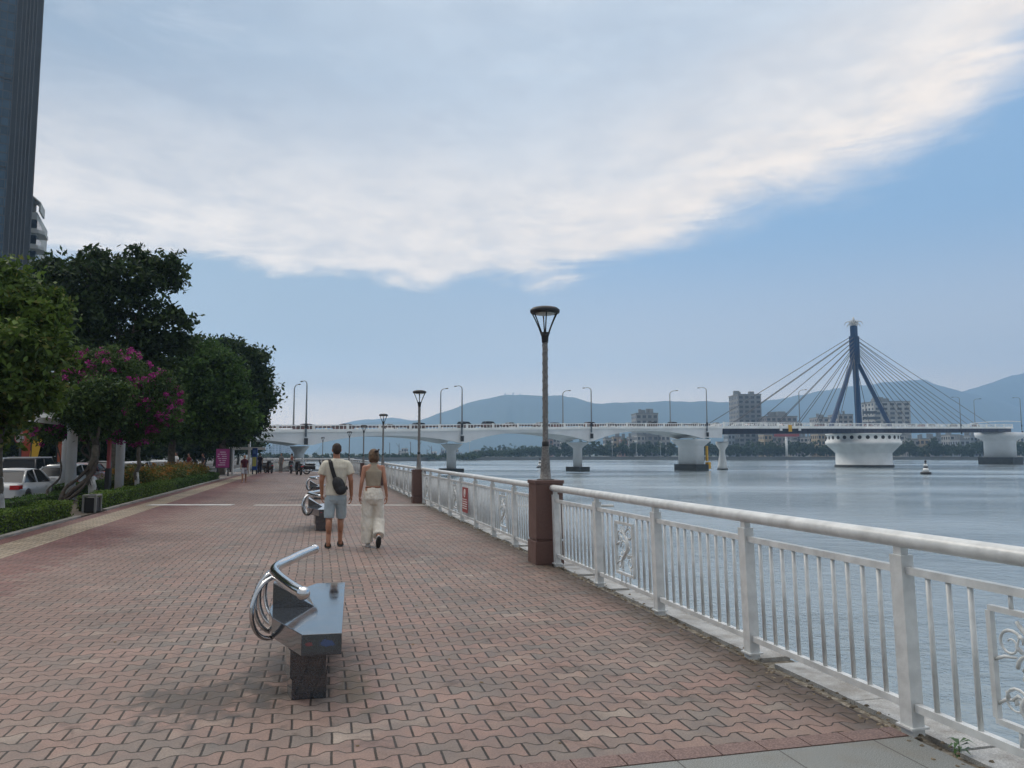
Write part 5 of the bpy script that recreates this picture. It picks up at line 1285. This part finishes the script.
# ------------------------------------------------------------------ motor vehicles
def wheel_mesh(r_, w_):
    t_ = MB(); t_.lathe([(r_*0.62, -w_/2), (r_*0.93, -w_/2), (r_, -w_/2+0.03), (r_, w_/2-0.03), (r_*0.93, w_/2), (r_*0.62, w_/2)], n=24)
    k = MB(); k.lathe([(r_*0.62, -w_*0.42), (r_*0.62, w_*0.42)], n=20)
    for j in range(5):
        a = 2*PI*j/5; k.box((r_*0.34*math.cos(a), r_*0.34*math.sin(a), w_*0.46), (r_*0.52, r_*0.14, 0.02), rz=a)
    return t_, k
WT, WK = wheel_mesh(0.33, 0.21); WTM = WT.mesh('tyre', M_tyre); WKM = WK.mesh('rim', mat('alloy_rim', (0.32, 0.33, 0.34), 0.35, 0.8))
def car_paint(name, c): return mat(name, c, 0.28, coat=0.6, spec=0.5)
def make_car(name, label, loc, rz, paint, L_=4.5, H_=1.45, W_=1.76, style='sedan', cat='car', group='cars on the road beside the trees', lit=False):
    r = thing(name, label, cat, loc, rz, group); hl = L_/2; belt = 0.93 if style == 'sedan' else 1.02
    # cross sections along the car (y forward); (y, z floor, z top, half width)
    S = [(-hl, .42, .78, .40*W_), (-hl+.05, .30, belt-.06, .46*W_), (-hl+.30, .20, belt+.02, .495*W_), (-hl+1.0, .18, belt+.02, .5*W_), (0, .18, belt, .5*W_), (hl-1.35, .18, belt-.03, .5*W_), (hl-.9, .18, belt-.10, .495*W_), (hl-.35, .20, belt-.22, .47*W_), (hl-.06, .26, .66, .43*W_), (hl, .34, .58, .38*W_)]
    rings = []
    for y, z0, z1, hw in S:
        rings.append([Vector((-hw*.90, y, z0)), Vector((-hw, y, z0+(z1-z0)*.25)), Vector((-hw*1.0, y, z0+(z1-z0)*.62)), Vector((-hw*.955, y, z1-.03)), Vector((-hw*.87, y, z1)), Vector((0, y, z1+.025)), Vector((hw*.87, y, z1)), Vector((hw*.955, y, z1-.03)), Vector((hw*1.0, y, z0+(z1-z0)*.62)), Vector((hw, y, z0+(z1-z0)*.25)), Vector((hw*.90, y, z0))])
    g = MB(); g.loft(rings); body = g.build('body', paint, r)
    if style == 'sedan': G = [(-hl+.55, belt+.0, .42), (-hl+1.25, H_-.05, .36), (-hl+1.9, H_, .365), (.45, H_-.02, .365), (1.25, belt-.01, .43)]
    elif style == 'suv': G = [(-hl+.12, belt+.0, .43), (-hl+.42, H_-.05, .38), (-hl+1.2, H_, .385), (.35, H_-.02, .385), (1.15, belt-.01, .43)]
    else: G = [(-hl+.14, belt+.0, .42), (-hl+.60, H_-.08, .37), (-hl+1.3, H_, .375), (.35, H_-.02, .375), (1.20, belt-.01, .43)]
    rings = [[Vector((-.455*W_ if True else 0, y, belt-.02)), Vector((-k*W_, y, z-.015)), Vector((-k*W_*.8, y, z)), Vector((k*W_*.8, y, z)), Vector((k*W_, y, z-.015)), Vector((.455*W_, y, belt-.02))] for y, z, k in G]
    g = MB(); g.loft(rings, smooth=False); g.build('glasshouse', M_glassd, r)
    g = MB(); y0, y1 = G[1][0], G[3][0]; kk = G[2][2]*W_
    g.loft([[Vector((-kk*.995, y, z-.035)), Vector((-kk*.86, y, z+.022)), Vector((0, y, z+.045)), Vector((kk*.86, y, z+.022)), Vector((kk*.995, y, z-.035))] for y, z in ((G[1][0]-.04, G[1][1]-.01), (G[2][0], G[2][1]), (0, H_-.005), (y1+.06, G[3][1]-.03))])
    for sx in (-1, 1):
        for (ya, za, ka), (yb, zb_, kb) in ((G[0][:3], G[1]), (G[4], G[3])): g.tube([(sx*.452*W_, ya, za-.01), (sx*kb*W_*.99, yb, zb_-.01)], [.045, .035], 6)
        ym = (y0+y1)/2-.05; g.tube([(sx*.458*W_, ym, belt-.01), (sx*kk*.99, ym, H_-.03)], [.04, .03], 6)
    g.build('roof', paint, r)
    g = MB()
    for sx in (-1, 1): g.box((sx*(.5*W_+.09), .95, belt+.06), (.17, .10, .12), taper=.8)
    g.build('mirror', paint, r)
    for y in (-hl+.85, hl-.85):
        for sx in (-1, 1):
            g = MB(); g.lathe([(.385, -.012), (.385, .012)], n=24); a = g.build('wheel_arch', M_black, r); a.rotation_euler = (0, PI/2*sx, 0); a.location = (sx*(.5*W_-.012), y, .36)
            o = bpy.data.objects.new('wheel', WTM); C.objects.link(o); o.parent = r; o.rotation_euler = (0, PI/2*sx, 0); o.location = (sx*(.5*W_-.075), y, .33)
            o2 = bpy.data.objects.new('rim', WKM); C.objects.link(o2); o2.parent = o
    for sx in (-1, 1):
        g = MB(); g.box((sx*.40*W_, -hl+.03, .80), (.30, .10, .15)); g.box((sx*.475*W_, -hl+.16, .81), (.08, .24, .13)); g.build('tail_light', mat('tail_lamp_lit' if lit else 'tail_lamp', (0.45, 0.01, 0.012), 0.25, emit=(1.6, 0.06, 0.05) if lit else None), r)
        g = MB(); g.box((sx*.38*W_, hl-.10, .62), (.34, .16, .14)); g.build('headlight', mat('headlamp', (0.6, 0.6, 0.6), 0.1), r)
        for ya in (-.15, .85):
            g = MB(); g.box((sx*(.5*W_+.004), ya-.35, .76), (.03, .16, .03)); g.build('door_handle', paint, r)
    g = MB(); g.box((0, -hl+.0, .62), (.48, .04, .13)); g.build('number_plate', M_wt, r)
    g = MB(); g.box((0, -hl+.04, .36), (W_*.84, .10, .16)); g.build('bumper', M_black, r)
    return r
WP = car_paint('white_car_paint', (0.62, 0.63, 0.64)); SP = car_paint('silver_car_paint', (0.30, 0.32, 0.34)); BP = car_paint('black_car_paint', (0.012, 0.013, 0.015)); RP = car_paint('dark_red_car_paint', (0.10, 0.012, 0.012)); GP = car_paint('grey_car_paint', (0.10, 0.11, 0.12))
def lane(t, s): p_ = P(t, s, -0.398); return p_
make_car('parked_car', 'white saloon parked behind the hedge at the left edge, red tail light showing', lane(-11.0, 33.0), TH, WP, H_=1.42)
make_car('parked_car', 'silver car parked in front of the white saloon, half hidden by the white column', lane(-11.0, 39.4), TH, SP, H_=1.50, style='hatch', L_=4.1)
make_car('parked_car', 'black car with a white roof seen above the white saloon', lane(-13.6, 43.0), TH, BP, H_=1.78, style='suv', L_=4.7, lit=False)
make_car('parked_car', 'white hatchback parked behind the slim street tree', lane(-10.6, 51.6), TH, WP, H_=1.50, style='hatch', L_=4.2)
make_car('parked_car', 'dark car with lit red tail lights between the white column and the slim street tree', lane(-13.5, 55.0), TH, BP, H_=1.5, style='sedan', lit=True)
make_car('parked_car', 'dark red car with lit tail lights between the two white columns', lane(-12.4, 47.3), TH, RP, H_=1.46, style='hatch', L_=4.0, lit=True)
make_car('parked_car', 'white car farthest along the kerb, left of the forked grey tree trunk', lane(-10.7, 60.0), TH, WP, H_=1.5, style='hatch', L_=4.3)
make_car('parked_car', 'grey van-like car across the road left of the black car', lane(-16.5, 47.0), TH, GP, H_=1.75, style='suv', L_=4.6)
o_ = None
for o in list(bpy.data.objects):
    if o.get('label', '').startswith('black car with a white roof'):
        g = MB(); g.box((0, -.55, 1.81), (1.25, 2.3, .05)); g.build('roof_panel', WP, o, bevel=0.01)

# traffic on the bridge: the same small models, parts kept
tiny = []
def deck_car(paint, style, H_): return make_car('passing_car', 'car crossing the bridge behind its parapet', (0, 0, 0), 0, paint, 4.3, H_, 1.75, style, group='cars crossing the bridge')
protos = [deck_car(WP, 'sedan', 1.45), deck_car(BP, 'suv', 1.7), deck_car(RP, 'hatch', 1.5), deck_car(SP, 'hatch', 1.5)]
rg = random.Random(14); q = -50; first = set()
while q < 190:
    k = rg.choice([0, 1, 1, 2, 3]); zd = (ztf(q) if q < 53 else zs(q)); n0 = rg.choice([-1.6, 1.4]); rz_ = BR-PI/2 if n0 < 0 else BR+PI/2
    if k not in first: o = protos[k]; first.add(k); o.location = Q(q, n0, zd+0.002); o.rotation_euler = (0, 0, rz_); o.scale = (.72,)*3
    else: dup(protos[k], Q(q, n0, zd+0.002), rz_, scale=.72)
    q += rg.uniform(4.2, 8.5) if q < 50 else rg.uniform(6, 15)

# motorbikes at the end of the promenade
def make_scooter():
    r = thing('motorbike', 'x', 'motorbike')
    for y in (-.62, .62):
        g = MB(); g.tube([(0, y+.245*math.cos(a), .29+.245*math.sin(a)) for a in [2*PI*j/20 for j in range(20)]], .048, 8, closed=True); w_ = g.build('wheel', M_tyre, r)
        g = MB(); g.lathe([(.11, -.03), (.11, .03)], n=12); 
        for j in range(4):
            a = PI*j/4; g.box((.21*0, 0, 0), (.42, .03, .02), rz=a)
        k = g.build('rim', mat('alloy_rim', (0.32, 0.33, 0.34), 0.35, 0.8), w_); k.rotation_euler = (0, PI/2, 0); k.location = (0, y, .29)
    g = MB(); g.loft([ell_ring(0, .50, .16, .05, .35, 14), ell_ring(0, .46, .20, .07, .60, 14), ell_ring(0, .38, .19, .08, .90, 14), ell_ring(0, .34, .12, .07, 1.02, 14)])
    g.box((0, .10, .32), (.26, .65, .10)); g.loft([ell_ring(0, -.42, .14, .45, .38, 16), ell_ring(0, -.45, .17, .46, .60, 16), ell_ring(0, -.45, .13, .42, .72, 16)]); g.box((0, .62, .57), (.13, .42, .04))
    g.build('fairing', BP, r)
    g = MB(); g.loft([ell_ring(0, -.35, .13, .38, .722, 16), ell_ring(0, -.38, .16, .42, .78, 16), ell_ring(0, -.40, .12, .38, .83, 16)]); g.build('seat', M_black, r)
    g = MB(); g.tube([(0, .62, .30), (0, .42, .95)], .025, 8); g.tube([(-.33, .26, 1.05), (-.15, .36, 1.03), (.15, .36, 1.03), (.33, .26, 1.05)], .018, 8)
    for sx in (-1, 1): g.tube([(sx*.24, .32, 1.05), (sx*.27, .32, 1.20)], .008, 6); g.ell((sx*.29, .31, 1.24), (.055, .012, .04), 10, 6)
    g.build('handlebar', M_dark, r)
    g = MB(); g.ell((0, .43, .93), (.09, .05, .07)); g.build('headlight', mat('headlamp', (0.6, 0.6, 0.6), 0.1), r)
    g = MB(); g.box((0, -.88, .64), (.16, .06, .07)); g.build('tail_light', mat('tail_lamp', (0.45, 0.01, 0.012), 0.25), r)
    g = MB(); g.tube([(.13, -.20, .26), (.16, -.80, .33)], [.03, .05], 8); g.build('exhaust', M_steel, r)
    return r
s0 = make_scooter()
for i, (px, py, Y, rz_, l_) in enumerate(((299, 473, 58, 0.5, 'motorbike parked left of the man, nearest of the row'), (291, 471, 62, 0.3, 'motorbike parked just right of the person at the end railing'), (315, 472, 60, -1.2, 'motorbike seen side-on directly left of the man\'s shoulder'), (262, 471, 64, 0.8, 'motorbike right of the blue and yellow banner'), (270, 471.5, 63, 0.5, 'second motorbike from the blue and yellow banner'))):
    p_ = at(px, 470, Y); 
    if i == 0: o = s0; o.location = (p_.x, p_.y, 0); o.rotation_euler = (0, 0, rz_); o['label'] = l_
    else: o = dup(s0, Vector((p_.x, p_.y, 0)), rz_, l_)
    o['group'] = 'motorbikes parked at the end of the promenade'
def clear_of_river(): pass

# ------------------------------------------------------------------ signs and street furniture
def board(name, label, cat, x0, x1, y0, y1, Y, m, stripes=None, legs=True, thick=0.12, rz=0.0):
    a = at(x0, y1, Y); b_ = at(x1, y0, Y); w_ = b_.x-a.x; h = b_.z-a.z
    r = thing(name, label, cat, ((a.x+b_.x)/2, Y, 0), rz); g = MB(); g.box((0, 0, a.z+h/2), (w_, thick, h)); g.build('panel', m, r)
    if legs:
        g = MB()
        for sx in (-1, 1): g.box((sx*w_*.4, 0.02, a.z/2), (.08, .08, a.z))
        g.build('leg', M_dark, r)
    return r, w_, h, a.z
poster, w_, h, z0 = board('poster_stand', 'magenta poster with pale lines of writing in a dark frame under the trees', 'poster', 216, 230, 449, 467.5, 55, mat('magenta_poster', (0.26, 0.03, 0.16), 0.6))
g = MB(); rg = random.Random(9)
for i in range(7):
    for k in range(3): g.box((rg.uniform(-.12, .12)*w_+(k-1)*w_*.24, -.064, z0+h*(0.14+i*.115)), (w_*rg.uniform(.12, .22), .008, h*.042))
g.build('lettering', mat('pale_ink', (0.55, 0.42, 0.52), 0.7), poster)
g = MB(); g.box((0, .05, z0+h/2), (w_*1.12, .1, h*1.06)); g.box((w_*.58, .02, z0+h*.4), (w_*.10, .2, h*1.3)); g.build('frame', M_dark, poster)
ban, w_, h, z0 = board('banner_stand', 'blue banner stand with a yellow lower panel at the end of the promenade', 'banner', 252, 257.5, 448, 470, 60, mat('blue_banner', (0.02, 0.07, 0.26), 0.6))
g = MB(); g.box((0, -.066, z0+h*.38), (w_*.8, .01, h*.42)); g.build('yellow_panel', mat('yellow_print', (0.50, 0.48, 0.12), 0.6), ban)
g = MB(); g.box((-w_*.02, -.066, z0+h*.82), (w_*.55, .01, h*.16)); g.build('emblem', mat('pale_blue_print', (0.10, 0.22, 0.50), 0.6), ban)
gate = thing('gate_frame', 'white post-and-beam gate frame between the trees and the blue banner', 'gate', (at(243, 470, 62).x, 62, 0)); g = MB(); 
for x in (-.85, .45): g.box((x, 0, 1.6), (.16, .16, 3.2))
g.tube([(-1.5, 0, 0), (-.85, 0, 1.9)], .08, 6); g.build('post', M_wt, gate)
g = MB(); g.box((.3, 0, 2.0), (2.9, .14, .22)); g.box((-.2, 0, 3.27), (1.5, .14, .14)); g.build('beam', M_wt, gate)
# black lamp-side cabinet in front of the first tree
p_ = P(-6.95, 19.4); cab = thing('information_stand', 'tall black information board cut by the left edge, before the whitewashed trunk', 'sign', p_, 0.6)
g = MB(); g.box((-.35, 0, 1.62), (.78, .10, 1.95)); g.build('panel', mat('black_gloss_panel', (0.012, 0.014, 0.022), 0.3), cab, bevel=0.01)
g = MB(); g.box((-.35, .02, .32), (.20, .08, .64)); g.build('leg', M_dark, cab)
# planter box in the gap between the hedges
p_ = P(-5.98, 23.6); pb = thing('planter_box', 'low black box with a grey stone frame in the gap between the hedges', 'planter', p_, TH)
g = MB(); g.box((0, 0, .20), (.27, .52, .40)); g.build('box', M_black, pb, bevel=0.01)
g = MB()
for x in (-.15, .15):
    for y in (-.28, .28): g.box((x, y, .22), (.05, .05, .44))
g.box((0, -.28, .455), (.35, .06, .04)); g.box((0, .28, .455), (.35, .06, .04)); g.box((-.15, 0, .455), (.05, .5, .04)); g.box((.15, 0, .455), (.05, .5, .04)); g.build('frame', mat('grey_stone_frame', (0.20, 0.20, 0.19), 0.8), pb)
# round speed sign, vertical banners, red-and-dark post
p_ = at(20.5, 438, 38); rs = thing('road_sign', 'small round grey-white road sign reading 30 between leaves at the left', 'road sign', (p_.x, 38, -0.4))
g = MB(); g.cyl((0, 0, 0), (0, 0, p_.z+.4+.2), .035, n=8); g.build('pole', M_dark, rs)
g = MB(); g.cyl((0, -.05, p_.z+.4), (0, -.075, p_.z+.4), .26, n=24); fc = g.build('disc', mat('sign_grey_white', (0.40, 0.40, 0.40), 0.6), rs)
g = MB(); g.tube([(.24*math.cos(a), -.076, p_.z+.4+.24*math.sin(a)) for a in [2*PI*j/24 for j in range(24)]], .022, 6, closed=True); g.build('rim', M_red, rs)
cu = bpy.data.curves.new('digits', 'FONT'); cu.body = '30'; cu.size = .27; cu.align_x = 'CENTER'; cu.align_y = 'CENTER'; cu.extrude = .004
ob = bpy.data.objects.new('digits', cu); C.objects.link(ob); dg = bpy.context.evaluated_depsgraph_get(); mt = bpy.data.meshes.new_from_object(ob.evaluated_get(dg)); bpy.data.objects.remove(ob)
ob = bpy.data.objects.new('digits', mt); C.objects.link(ob); mt.materials.clear(); mt.materials.append(M_black); ob.parent = rs; ob.rotation_euler = (PI/2, 0, 0); ob.location = (0, -.085, p_.z+.4)
for px, c_, tilt, l_, nm in ((21, (0.32, 0.06, 0.03), 0.0, 'dull red street banner left of the yellow one', 'red'), (31, (0.60, 0.36, 0.03), 0.22, 'yellow street banner leaning above the white saloon', 'yellow'), (57, (0.30, 0.08, 0.04), 0.0, 'reddish street banner just left of the white column', 'brick')):
    p_ = at(px, 456, 46); r = thing('street_banner', l_, 'banner', (p_.x, 46, -0.4)); g = MB(); g.cyl((0, 0, 0), (0, 0, 3.6), .04, n=6); g.build('pole', M_dark, r)
    g = MB(); g.box((.28, 0, 2.45), (.5, .03, 1.9), M=Matrix.Rotation(tilt, 4, 'Y')); g.build('cloth', mat('banner_cloth_'+nm, c_, 0.8), r)
p_ = at(107, 500, 27.5); rp = thing('striped_post', 'dark post with a red upper part right of the white-footed street tree', 'post', (p_.x, 27.5, -0.02))
g = MB(); g.box((0, 0, .55), (.16, .16, 1.1)); g.build('base', M_black, rp); g = MB(); g.box((0, 0, 1.6), (.10, .10, 1.0)); g.build('upper_part', M_red, rp)
# low shop fronts across the road
rg = random.Random(31); x_ = None
for i, (s, w_, h, c_) in enumerate(((30, 12, 7, (0.10, 0.10, 0.11)), (44, 12, 6, (0.16, 0.15, 0.14)), (58, 14, 8, (0.09, 0.10, 0.12)), (74, 16, 7, (0.18, 0.17, 0.16)), (92, 18, 9, (0.12, 0.12, 0.13)))):
    r = thing('shop_building', 'dim low shop building across the road, behind trees and parked cars', 'building', P(-33-5, s+w_/2, -0.3), TH, 'shop buildings across the road'); g = MB(); g.box((0, 0, h/2), (10, w_-.3, h)); g.build('wall', mat('shop_wall_%d' % i, c_, 0.8, var=.2, scale=.4), r)
    g = MB()
    for k in range(3): g.box((5.03, -w_/2+(k+.5)*w_/3, 1.6), (.08, w_/3*.75, 2.4)); g.box((5.03, -w_/2+(k+.5)*w_/3, 4.6), (.08, w_/3*.5, 1.3))
    g.build('window', M_glassd, r); g = MB(); g.box((5.6, 0, 3.2), (1.2, w_-.6, .12)); g.build('awning', mat('awning_%d' % i, rg.choice([(0.05, 0.09, 0.22), (0.22, 0.05, 0.04), (0.25, 0.25, 0.24)]), .8), r)
# small weed at the foot of the nearest railing post
wd = thing('weed', 'small green weed growing from the stone edge at the lower right', 'plant', P(3.42, 3.62, -0.05)); g = MB(); rg = random.Random(5)
for i in range(13):
    a = rg.uniform(0, 2*PI); l_ = rg.uniform(.05, .10); z_ = rg.uniform(.02, .09); d = Vector((math.cos(a), math.sin(a), 0)); s_ = Vector((-d.y, d.x, 0))*.012; b_ = Vector((0, 0, z_))
    m1 = b_+d*l_*.55+Vector((0, 0, .02)); g.add([b_, m1+s_, b_+d*l_+Vector((0, 0, -.005)), m1-s_], [(0, 1, 2, 3)], True)
g.build('leaves', mat('weed_green', (0.04, 0.10, 0.02), .5), wd); g = MB(); g.tube([(0, 0, 0), (.005, .01, .05), (0, 0, .095)], [.003, .002, .001], 5); g.build('stem', mat('weed_green', (0.04, 0.10, 0.02), .5), wd)
